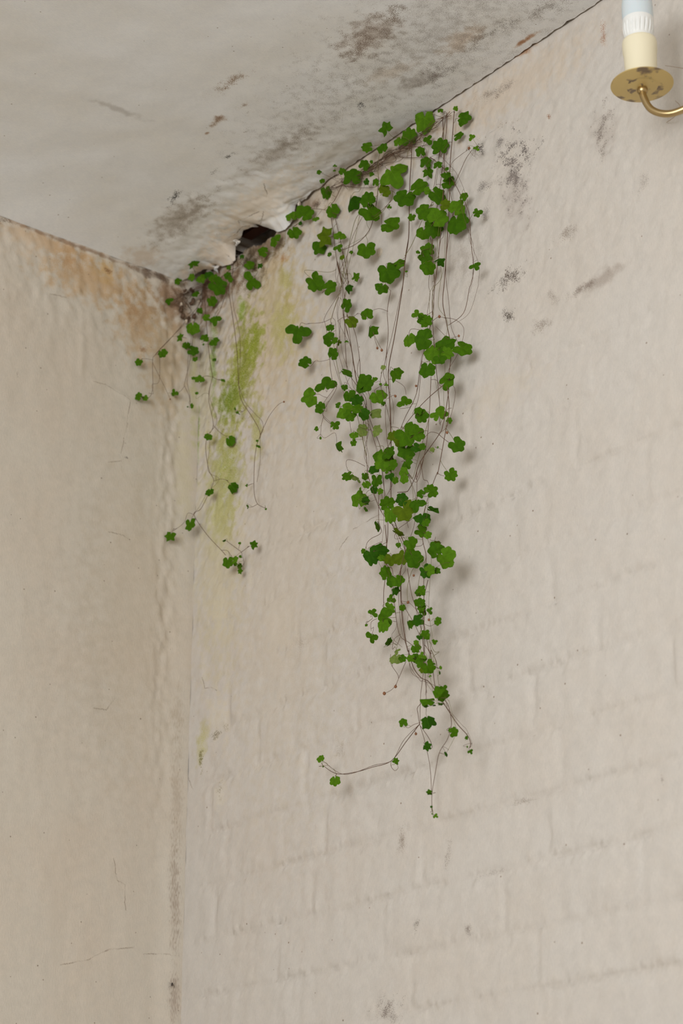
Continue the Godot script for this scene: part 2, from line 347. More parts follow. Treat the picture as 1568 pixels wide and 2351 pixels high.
const STEMS_R = [
	[6,0,6044,28791,41,6082,28150,55,6112,27591,107,6107,26873,177,6092,26599,194,6014,26106,205,5991,26007,206,5937,25557,219,5779,25016,268,5732,24495,336,5536,24207,369,5430,24037,380],
	[8,0,6325,28742,66,6286,28326,79,6229,27865,86,6213,27491,87,6182,27067,90,6129,26498,103,6095,26101,117,6078,25781,137,6191,25386,171,6315,24949,217,6304,24507,268,6322,24291,290,6230,23854,317,6146,23743,319,5766,23495,311,5619,23292,297,5488,23183,287,5434,23174,285,5253,23223,285],
	[6,0,6141,28814,43,6102,28391,43,5956,27519,65,5870,27109,91,5874,26698,127,5948,26145,170,5918,25938,181,5927,25611,197,5991,24950,217,6072,24299,229,6083,23929,235],
	[8,0,5420,28672,75,5379,28363,64,5343,28050,62,5337,27701,72,5358,27130,113,5321,26730,157,5327,26380,201,5316,26172,229,5255,25523,312,5180,25092,354,5199,24785,373,5249,24243,385,5215,23546,357,5201,23368,348,5188,23140,339,5252,22780,333,5454,22363,336,5372,22070,346,5379,21892,354,5406,21569,372,5473,21205,391,5557,20910,403,5582,20881,404,5683,20637,410,5828,20469,412,5971,20385,413,6132,20184,412,6309,19950,408,6480,19721,401,6649,19543,394,6697,19439,389,6675,19382,385],
	[6,0,5854,28193,124,5935,28113,125,6148,27866,131,6333,27595,139,6490,27299,149,6672,26916,164,6728,26400,185,6789,25985,208,6748,25775,223,6714,25697,229,6625,25370,259,6329,25300,269],
	[5,0,6251,27569,45,6398,27716,55,6551,27856,72,6695,27922,83],
	[4,0,6304,27762,156,6357,27857,154,6541,27889,155,6691,27896,154],
	[6,0,3811,28725,73,3606,28569,53,3474,28504,45,3514,28229,40,3591,27769,40,3666,27379,40,3769,27090,40,3648,27505,40,3714,27221,40,3767,26990,43,3901,26457,112,4031,25844,191,4127,25465,230,4326,25188,252,4596,24803,273,4502,24371,273,4574,23952,259,4582,23646,244,4578,23729,248,4720,23334,235,4874,23049,232,5083,22820,234,5241,22574,240,5349,22380,247],
	[6,0,3622,28219,53,3816,27616,77,3934,27244,101,4006,26962,124,4013,26975,123,3931,26519,162,4170,25831,200,4316,25245,218,4482,24879,230,4680,24421,245,4875,24015,260,4900,23777,271,5082,22908,319,5095,22578,333,5045,22414,337,5094,22205,337,5195,22123,336,5200,21775,323,5237,21339,296,5297,21171,285,5440,21067,281,5650,20880,272],
	[5,1,5052,28011,145,5051,27858,169,4721,27689,201,4313,27947,170,4183,27658,207,4134,27338,238,4040,27002,256,4022,26879,260,3805,26446,267,3796,26335,272,3928,25846,312,4185,25200,390,4532,24734,445,4744,24224,495,4880,23822,510],
	[7,0,4719,28405,123,4717,28083,148,4628,27680,171,4488,27535,174,4222,27489,168,3872,27547,157],
	[4,1,4212,28167,40,4034,27617,40,3884,27175,62,3895,27255,54,3967,26938,86,3877,26691,118],
	[5,0,4131,26366,245,4352,25958,271,4490,25499,308,4559,25182,340,4787,24809,379,4889,24466,416],
	[5,0,3736,26401,212,3744,25846,256,3873,25385,305,3990,25227,323,3767,24972,359,3756,24841,375,3937,24664,392],
	[4,0,3867,24776,462,3833,24657,472,3826,24474,483],
	[5,1,5355,26805,185,5493,26952,162,5680,27259,132,5840,27409,128,6005,27471,131],
	[5,0,5148,26314,276,5136,25973,333,5215,25580,386,5176,25161,412,5061,24889,407,5182,24470,400,5269,24169,402],
	[5,0,3627,26541,126,3400,26563,129,3053,26689,119],
	[4,0,3854,26418,151,3842,26058,167,3656,25861,173,3196,25985,160],
	[5,0,6126,24570,417,6048,23996,398,5952,23529,397,5800,23200,417,5800,23317,409,5822,22965,435,5803,22702,456,5787,22511,467,5558,22108,471,5498,21835,456],
	[6,0,6547,24243,513,6586,23907,521,6470,23580,499,6273,23128,457,6262,23134,457,6124,22953,448,5998,22694,452,5971,22313,478,6066,22004,503,6034,21668,524,6033,21248,521,5978,20885,492,6019,20820,487,6095,20655,473,6150,20205,448,6288,20076,448,6380,19958,450,6438,19720,462,6377,19540,478,6241,19393,495,6179,19119,519,6133,18923,527,6122,18785,527,6131,18660,523],
	[6,0,6380,24337,437,6134,24275,442,5909,24194,444,5676,24075,442,5526,23987,437],
	[4,0,5980,24884,443,5926,24536,440,5874,24311,436,5754,24151,434],
	[5,0,5930,23399,465,5960,23272,457,5973,23136,447,6049,23084,445,6050,22997,437,5895,22892,423],
	[4,0,6314,23662,468,6151,23739,468,6009,23689,467],
	[5,0,6167,23740,337,6268,23637,331,6356,23558,327],
	[4,0,6062,23238,280,6124,23190,281,6198,23148,282],
	[5,0,4836,23326,264,4816,22971,250,4869,22773,253,4662,22745,257,4573,22698,261,4566,22608,267],
	[6,0,5033,22814,323,5043,22617,311,5041,22459,301,4961,22064,271,4922,21900,262,4911,21677,255],
	[5,0,5679,21965,490,5719,21633,466,5778,21449,456,5862,21225,448,5916,20876,449,5979,20470,470,6008,20215,490,6024,19965,508],
	[6,0,5960,21754,385,5914,21593,401,5900,21476,413,5920,21162,437,6034,20736,439,6061,20769,441,6144,20601,433,6154,20518,427,6217,20502,427],
	[5,0,5493,21581,445,5592,21434,446,5768,21182,452,5871,21019,460,5969,20954,462,5964,20469,498,5931,20179,517,5920,19824,525],
	[4,0,5615,22743,316,5491,22709,319,5293,22662,325,5252,22548,335,5454,22505,334],
	[4,0,5942,22324,325,6028,22290,326,6053,22335,323],
	[4,0,4578,23829,292,4364,23975,295,4199,24050,295,4167,23986,292,4216,23857,287],
	[4,0,4744,21570,311,4635,21547,308,4593,21524,306],
	[4,0,4910,21512,374,4799,21489,378,4809,21363,387],
	[4,1,5977,22038,468,5762,21927,476,5661,21715,479,5657,21529,474],
	[4,0,5915,21164,432,6031,21101,429,6132,21107,432],
	[4,0,5525,21067,499,5464,20981,502,5377,21038,502,5277,21029,502],
	[6,0,5682,19913,323,5415,19743,322,5123,19551,328,4750,19545,331,4394,19551,333,4017,19607,334,3731,19771,330,3689,19823,328],
	[4,0,5258,19504,441,5252,19433,437,5321,19367,434,5385,19389,436,5365,19441,439],
	[4,0,4038,19600,351,4000,19569,352],
	[5,0,5707,20189,304,5618,20144,301,5623,20062,296,5643,19928,289,5722,19685,275,5787,19353,254,5791,19051,240],
	[5,0,5638,19914,281,5792,19719,272,5849,19595,266,5803,19565,264],
	[4,0,5869,19857,491,5763,19857,492,5657,19839,495,5582,19889,493],
	[4,0,5712,19891,365,5638,19834,366,5657,19797,366],
	[4,0,5055,21008,264,5055,20873,256,5187,20689,252,5174,20608,253,5076,20529,256,4940,20507,259],
	[4,0,5481,20780,366,5320,20595,355,5259,20518,351],
	[4,0,6244,19761,290,6160,19739,293,6220,19702,295],
	[4,0,6244,19392,498,6346,19351,497],
	[4,0,5391,20983,472,5339,20963,471,5384,21086,475,5525,21116,478],
	[6,0,5108,28585,43,5389,28437,48,5667,28311,53,5887,28161,60],
	[5,0,3806,28716,45,4240,28475,61,4575,28323,76,4689,28333,75],
	[5,0,3757,28212,95,3418,28463,92,3111,28627,93,2902,28747,93,2661,28808,96],
	[4,0,3071,28644,62,2679,28571,53,2498,28604,50],
	[4,0,5202,24188,346,5362,24111,346,5385,24042,342],
	[4,0,4039,26257,350,4205,26256,355,4404,26173,363,4534,26185,367],
	[4,0,4788,25856,323,4879,25638,349,4963,25469,370],
	[4,0,4733,25928,302,4876,25648,322,5011,25430,335],
	[4,0,4938,26112,153,4728,26245,144,4536,26280,139],
	[4,0,5206,24882,390,5342,24819,394,5549,24647,398,5590,24508,398],
	[4,0,5337,24504,517,5452,24514,515,5506,24488,516],
	[4,0,6288,25419,305,6519,25292,314,6689,25097,324,6659,24903,327],
	[4,0,5913,25556,186,6043,25567,186,6190,25485,192],
	[4,0,6529,24948,479,6640,24924,481,6757,24904,482],
	[4,0,6389,25046,342,6282,25175,330,6128,25345,315],
	[4,0,5756,24342,408,5680,24285,417,5478,24337,417],
	[3,0,6112,27591,107,6137,26842,146,6194,26633,262,6054,26131,244,6030,26053,282,5985,25612,226,5859,25074,328,5732,24495,336],
	[4,1,6112,27591,107,6102,26853,212,6147,26547,272,6102,26162,177,6016,25952,259,5963,25513,229,5779,25016,268],
	[3,1,6229,27865,86,6133,27433,58,6100,27080,76,6048,26452,65,6101,26091,187,6040,25726,182,6191,25443,162,6223,25001,252,6255,24472,282,6289,24264,346,6236,23798,280],
	[4,0,6213,27491,87,6286,27107,97,6234,26520,181,6180,26141,162,6199,25769,138,6242,25342,139,6448,24920,196,6358,24548,333,6447,24265,279,6310,23849,296,6243,23714,394],
	[3,1,6141,28814,43,6007,28409,32,5921,27470,123,5759,27119,98,5783,26714,98,5936,26187,148,5897,25973,213,5891,25637,216,5897,24964,194,6072,24299,229],
	[4,0,6141,28814,43,5987,28385,30,5799,27522,54,5742,27104,59,5827,26746,98,5852,26174,187,5856,25980,170,5858,25578,235,5886,24992,186],
	[3,0,5180,25092,354,5262,24761,402,5225,24190,377,5270,23569,398,5211,23370,364,5218,23094,407,5251,22837,405,5430,22358,394,5462,22064,338,5378,21945,340,5450,21526,394,5562,21161,449,5592,20957,448,5584,20929,423,5660,20578,429,5856,20445,389,5986,20363,473,6106,20214,473,6298,20001,454,6562,19696,406,6671,19603,425,6714,19431,382,6675,19382,385],
	[4,0,5358,27130,113,5370,26768,193,5379,26433,227,5345,26118,277,5252,25553,349,5157,25038,425,5157,24781,375,5228,24272,462,5189,23565,353,5211,23356,328,5150,23105,408,5255,22746,402,5516,22357,312,5338,22020,347,5332,21860,345,5417,21615,421,5465,21195,414,5545,20891,371,5558,20937,379,5686,20653,474,5796,20442,402,5961,20379,487,6176,20229,375,6309,19950,408],
	[3,0,5854,28193,124,6032,28147,112,6210,27923,105,6475,27619,201,6641,27249,202,6716,26871,192,6776,26426,260,6908,25988,221,6883,25727,219,6870,25660,220,6764,25311,283,6491,25273,267],
	[3,0,6490,27299,149,6630,26879,230,6757,26350,172,6792,25969,227,6783,25801,226,6713,25638,224],
	[3,0,3648,27505,40,3700,27196,114,3722,26953,30,3846,26477,186,3944,25831,176,4139,25422,196,4228,25175,320,4597,24831,353,4509,24350,256,4581,23981,223,4557,23632,249,4512,23689,208,4720,23334,235],
	[4,0,3666,27379,40,3831,27140,30,3709,27552,30,3781,27259,92,3789,26934,30,4029,26428,161,4156,25825,183,4259,25479,221,4429,25166,245,4614,24834,343,4595,24424,236,4619,23949,334,4714,23633,234,4647,23728,319,4759,23371,283,4874,23049,232],
	[3,0,3931,26519,162,4190,25829,225,4278,25236,191,4434,24894,215,4674,24480,322,4839,23971,276,4949,23745,295,5118,22939,373,5073,22551,326,5018,22385,350,5059,22173,331],
	[3,0,3816,27616,77,3826,27239,66,3887,27008,112,3947,26960,188,3840,26465,194,4149,25795,169,4258,25206,251,4456,24899,190,4637,24446,247,4760,23996,226,4900,23721,318,5072,22945,377,5024,22562,368,4935,22358,356,5032,22194,392,5155,22081,360,5159,21762,316,5236,21359,306,5184,21200,351,5370,21009,333],
	[4,0,4134,27338,238,4007,26990,322,3947,26839,222,3740,26463,336,3676,26350,277,3857,25804,306,4116,25251,363,4460,24771,521,4637,24179,569],
	[4,0,5052,28011,145,5192,27817,224,4790,27677,262,4455,27909,157,4274,27661,213,4191,27308,285,4190,26947,284,4156,26824,321,3861,26458,293,3913,26312,283,4040,25837,351,4281,25192,352,4649,24733,433,4878,24258,510,4880,23822,510],
	[3,1,4719,28405,123,4769,28061,194,4579,27710,238,4507,27569,137,4171,27503,212,3872,27547,157],
	[4,1,3884,27175,62,3838,27228,112,3967,26938,86],
	[4,0,4490,25499,308,4568,25204,408,4704,24843,353],
	[4,0,3873,25385,305,4025,25214,378,3757,25031,388,3759,24872,388,3918,24693,358],
	[3,0,5215,25580,386,5245,25136,447,5154,24873,372,5284,24483,366,5319,24177,399],
	[4,0,5952,23529,397,5782,23170,395,5680,23334,474,5785,22954,427,5673,22719,483,5698,22529,480],
	[4,1,6048,23996,398,5789,23562,358,5697,23253,395,5654,23330,430,5730,23003,416,5671,22678,421],
	[3,1,6066,22004,503,6023,21629,604,5974,21265,496,5995,20936,565,5960,20766,523,6087,20677,543,6177,20181,519,6305,20026,469,6380,19958,450],
	[3,1,6124,22953,448,6105,22717,492,6119,22310,539,6180,22047,515,6152,21676,521,6089,21263,491,6119,20842,455,6063,20871,488,6143,20598,438,6264,20221,492,6407,20024,479,6455,19996,508,6576,19668,526,6518,19594,451,6297,19346,459],
	[4,0,5778,21449,456,5832,21206,440,5893,20928,415,6005,20520,522,6015,20212,484],
	[4,1,5920,21162,437,6066,20779,410,6165,20729,401,6173,20633,511,6160,20517,446,6217,20502,427],
	[3,0,5493,21581,445,5720,21466,465,5903,21189,425,5926,20971,531,6092,20983,473,6057,20453,494,5998,20184,497],
	[4,0,5682,19913,323,5448,19746,387,5139,19557,326,4768,19568,321,4385,19531,370,4063,19608,326,3784,19811,364,3738,19880,375]
]
const STEMS_L = [
	[6,0,1143,28546,153,1106,28290,147,1010,28134,142,1068,27816,135,1181,27286,123,1256,26778,112,1285,26387,110,1303,26306,111,1383,26042,116,1630,25720,123,1841,25435,132,1918,25263,139,1852,25140,147,1815,24884,160,1832,24509,177,1863,24296,184,1950,24128,187,2155,23993,189],
	[6,0,242,28550,86,317,28131,112,470,27556,161,615,26999,193,703,26675,193,704,26667,193,615,26497,185,588,26295,172,681,25863,141,499,25718,127,460,25521,118,558,25151,116,702,24924,122,571,24724,136,420,24539,154,248,24498,161,634,24054,184,1055,23662,194,1173,23547,195],
	[5,0,168,28295,108,93,28175,107,90,27504,567,105,27082,878,94,26975,924,88,26579,899,100,26474,907,82,26343,936,85,26292,1018],
	[4,0,90,26929,920,110,26621,732,91,26605,694,81,26418,567],
	[5,0,193,28322,72,103,28060,138,90,27244,210,81,26781,295,103,26703,314,108,26562,228,109,26417,200],
	[4,0,105,26702,315,82,26621,356,99,26548,437],
	[4,0,222,24510,144,109,24556,185,96,24390,240,106,24204,438],
	[4,0,1027,23847,86,1339,23613,86,1421,23539,86,1491,23360,87,1463,23289,88],
	[4,0,1512,23627,188,1499,23550,194],
	[4,0,1563,23483,188,1775,23517,195],
	[4,0,1062,23659,198,1225,23601,198,1325,23481,199],
	[4,0,678,24936,105,887,24898,107,1052,24820,106],
	[4,0,554,25932,54,715,25769,56,889,25633,58],
	[4,0,100,26973,923,88,26949,1097,100,26871,1179],
	[5,0,1000,28165,136,800,27794,159,674,27733,162],
	[4,0,1984,25226,188,2219,25445,203,2441,25548,209,2580,25550,209],
	[4,0,1903,24151,154,1781,24146,155,1686,24169,156],
	[4,0,1685,24575,71,1523,24598,68],
	[4,0,588,26734,112,415,26821,113,274,26842,112],
	[4,0,603,26725,123,747,26627,126,851,26577,127],
	[4,0,1554,25878,142,1512,25819,145,1401,25817,147],
	[5,0,1034,28143,160,782,28273,159,467,28481,160,228,28582,159],
	[5,0,1202,28544,87,1396,28336,88,1511,28236,89,1479,28151,91],
	[5,0,328,28444,143,94,28439,225,106,28226,471,91,28142,592],
	[4,0,401,28689,447,333,28653,344,226,28631,242],
	[4,0,328,27905,100,149,27825,107,80,27808,168],
	[4,0,422,27471,98,567,27076,81],
	[4,0,1106,28290,147,1079,28153,126,1135,27774,131,1266,27258,96,1415,26752,178,1390,26328,173,1405,26273,189,1468,25985,106,1767,25661,112,1992,25460,163,2045,25304,179,1980,25185,184,1934,24851,142,1896,24501,168],
	[3,0,615,26497,185,634,26309,181,753,25915,123,568,25751,134,510,25578,82,614,25110,170,806,24926,94,631,24728,183,473,24555,213,248,24498,161],
	[4,0,168,28295,108,197,28116,117,196,27528,570,193,27049,927,263,26978,911,240,26566,884,171,26507,964,214,26339,964,168,26348,1020],
	[4,0,103,28060,138,94,27269,253,174,26802,313,176,26739,317,162,26540,247,109,26417,200]
]
const ROOTS_R = [
	[5,2,6214,28687,148,5908,28675,112,5795,28574,128,5524,28789,49,5602,28694,53,5314,28634,52,4942,28645,117,4605,28662,56,4185,28690,87,3847,28787,60,3895,28740,100,3488,28796,95],
	[4,2,6141,28745,91,5968,28657,79,5732,28664,113,5223,28672,119,4862,28669,96,4709,28675,123,4134,28705,78,3837,28736,57,3602,28720,137,3658,28639,106],
	[5,2,4332,28613,133,4262,28603,118,3833,28745,35,3572,28773,36,3593,28682,168],
	[3,2,4266,28625,110,3921,28686,108,3496,28775,90],
	[3,2,4607,28713,43,4031,28764,48,4103,28584,58,3793,28824,104],
	[5,2,5337,28612,85,4904,28741,118,4640,28668,50],
	[5,2,6215,28793,50,6083,28752,48,6097,28648,143,5883,28672,66,5602,28746,37],
	[5,2,4662,28697,112,4141,28699,63,3846,28827,32],
	[5,2,6154,28767,52,5936,28758,78,5559,28709,49,5280,28644,112,4941,28631,153,4540,28761,38],
	[3,2,4187,28712,32,4458,28434,176,3806,28785,79,3539,28768,120,3532,28727,168],
	[3,2,5693,28601,104,5814,28402,133,5304,28692,41,4992,28680,128,4570,28681,118],
	[4,2,5665,28628,90,5714,28491,65,5359,28564,145,4842,28738,55,4788,28639,84,4611,28692,97,4468,28602,86,4154,28700,132,4152,28654,108,3859,28770,159,3522,28783,64],
	[5,2,6352,28615,155,6124,28738,57,5888,28773,102,5676,28583,148,5586,28603,48,5385,28638,103,4968,28658,81,4604,28609,159,4381,28703,83],
	[3,2,6316,28717,97,5947,28721,43,5929,28659,142,5664,28657,115,5243,28702,79,5328,28497,167,5035,28622,149,4460,28738,40,4207,28662,131,3890,28763,33,4067,28615,65,3455,28834,73],
	[3,2,4664,28677,143,4552,28734,71,4206,28740,52,3778,28753,45,3498,28738,117,3430,28740,69],
	[5,2,5778,28526,150,5592,28519,39,5403,28604,157,5361,28611,51,4800,28715,98,4738,28611,63,4560,28763,53,4165,28779,40,4234,28653,71,3852,28722,122],
	[4,2,5534,28701,98,5344,28640,75,5341,28502,44,4820,28733,47,4621,28646,158,4677,28526,159],
	[5,2,4965,28727,76,5137,28470,147,4731,28596,147,4560,28578,97,4033,28771,47,3923,28718,55,3914,28687,154,3932,28589,69],
	[3,2,4537,28714,43,4174,28790,46,3818,28804,46,3547,28740,142,3458,28690,55],
	[4,2,4650,28647,108,4752,28599,84,4203,28658,123,3863,28694,72,3519,28818,49],
	[5,2,5931,28780,44,5981,28688,130,5557,28725,82,5351,28656,157,4822,28696,111,4668,28625,135,4431,28758,32,4073,28839,45,4137,28749,174],
	[3,2,5565,28722,49,5514,28684,91,5184,28762,41,4972,28654,104],
	[4,2,4838,28701,69,4633,28731,73,4664,28553,89,4348,28652,154,4308,28624,162,3742,28870,33,3613,28747,116],
	[4,2,5653,28601,118,5216,28697,48,5370,28535,156,4880,28654,150],
	[5,2,4157,28777,83,3880,28719,159,3937,28660,123,3514,28734,120,3456,28707,109],
	[4,2,5265,28621,159,5200,28570,150,4841,28760,60,4578,28640,109,4593,28455,164,4244,28752,63,3807,28771,71]
]
const ROOTS_L = [
	[3,2,1207,28491,119,1112,28442,83,978,28383,98,961,28316,114,681,28350,155,351,28436,159,215,28385,56,101,28403,217,108,28211,460,91,28098,225,83,28000,266],
	[5,2,1161,28565,103,1237,28412,138,823,28544,30,570,28418,82,365,28507,56,400,28427,143,109,28498,196,108,28252,456,99,28063,544,104,28113,314],
	[3,2,100,28475,246,103,28335,212,110,28282,471,96,28201,525,106,28131,381,104,28006,456],
	[4,2,323,28493,145,103,28422,258,88,28291,403,88,28305,315,97,28158,325,106,28085,361],
	[3,2,451,28420,149,81,28475,195,103,28315,435,91,28260,512],
	[5,2,80,28444,181,108,28334,264,109,28297,392,91,28220,291,95,28127,227],
	[3,2,967,28422,143,871,28394,71,664,28424,115,147,28587,41,401,28394,129,81,28450,237,101,28313,430,99,28162,512,87,28070,311],
	[5,2,503,28460,116,504,28338,135,186,28509,76,83,28501,229],
	[3,2,1013,28634,56,1003,28625,77,968,28427,139,610,28471,87,297,28534,138,95,28507,221,97,28284,464],
	[3,2,712,28396,127,299,28522,99,433,28395,81,85,28454,179,102,28257,397,101,28097,254,89,27997,134],
	[4,2,104,28471,121,87,28386,212,107,28278,448,100,28146,281],
	[4,2,956,28443,122,446,28513,45,303,28487,50,97,28494,137,107,28250,476],
	[3,2,848,28481,45,854,28412,55,571,28489,159,268,28461,157],
	[4,2,234,28497,72,166,28458,122,101,28455,155,91,28476,89,106,28270,455,96,28112,243],
	[4,2,82,28454,196,80,28268,276,82,28324,424,102,28076,242,92,27988,300],
	[5,2,103,28474,248,85,28230,401,107,28105,354]
]
const BUDS_R = [
	[6702,27914,154,43],
	[4951,25465,365,35],
	[5008,25421,332,39],
	[5504,24485,515,37],
	[6515,23597,501,36],
	[6764,24901,482,33],
	[6057,25566,186,41],
	[5708,24618,320,34],
	[5645,21519,458,40],
	[6077,21161,484,35],
	[5786,21843,477,32],
	[5607,19802,323,35],
	[4914,20508,258,46],
	[5138,20548,255,42]
]
const BUDS_L = [
	[2595,25548,209,30],
	[128,26377,593,27]
]
# broken lower edge of the ceiling plaster along the brick wall: x, y, z in metres
const EDGE = [
	[0.0,2.86,0.0383],
	[0.0111,2.8643,0.0307],
	[0.0264,2.8693,0.0226],
	[0.0364,2.8723,0.0177],
	[0.0396,2.8731,0.0088],
	[0.054,2.8711,0.006],
	[0.0546,2.8768,0.0118],
	[0.0723,2.8665,0.006],
	[0.0976,2.8619,0.006],
	[0.107,2.8642,0.006],
	[0.1112,2.8868,0.0104],
	[0.1226,2.8883,0.0144],
	[0.1337,2.8895,0.0149],
	[0.1519,2.8912,0.0247],
	[0.157,2.8917,0.0216],
	[0.1679,2.8925,0.0186],
	[0.1725,2.8929,0.0075],
	[0.1732,2.8929,0.0131],
	[0.1778,2.8932,0.0216],
	[0.1971,2.8801,0.006],
	[0.2178,2.8654,0.006],
	[0.2381,2.8602,0.006],
	[0.2491,2.8637,0.006],
	[0.259,2.8715,0.006],
	[0.2642,2.8922,0.006],
	[0.2763,2.892,0.006],
	[0.2906,2.8892,0.006],
	[0.3047,2.8957,0.006],
	[0.3242,2.8927,0.006],
	[0.3413,2.8984,0.006]
]
# lower rim of the hole in the wall top: x, y
const HOLE = [
	[0.0984,2.8731],
	[0.1066,2.8751],
	[0.1231,2.8782],
	[0.1383,2.8778],
	[0.1559,2.8716],
	[0.1745,2.8681],
	[0.1927,2.8694],
	[0.2064,2.8688]
]
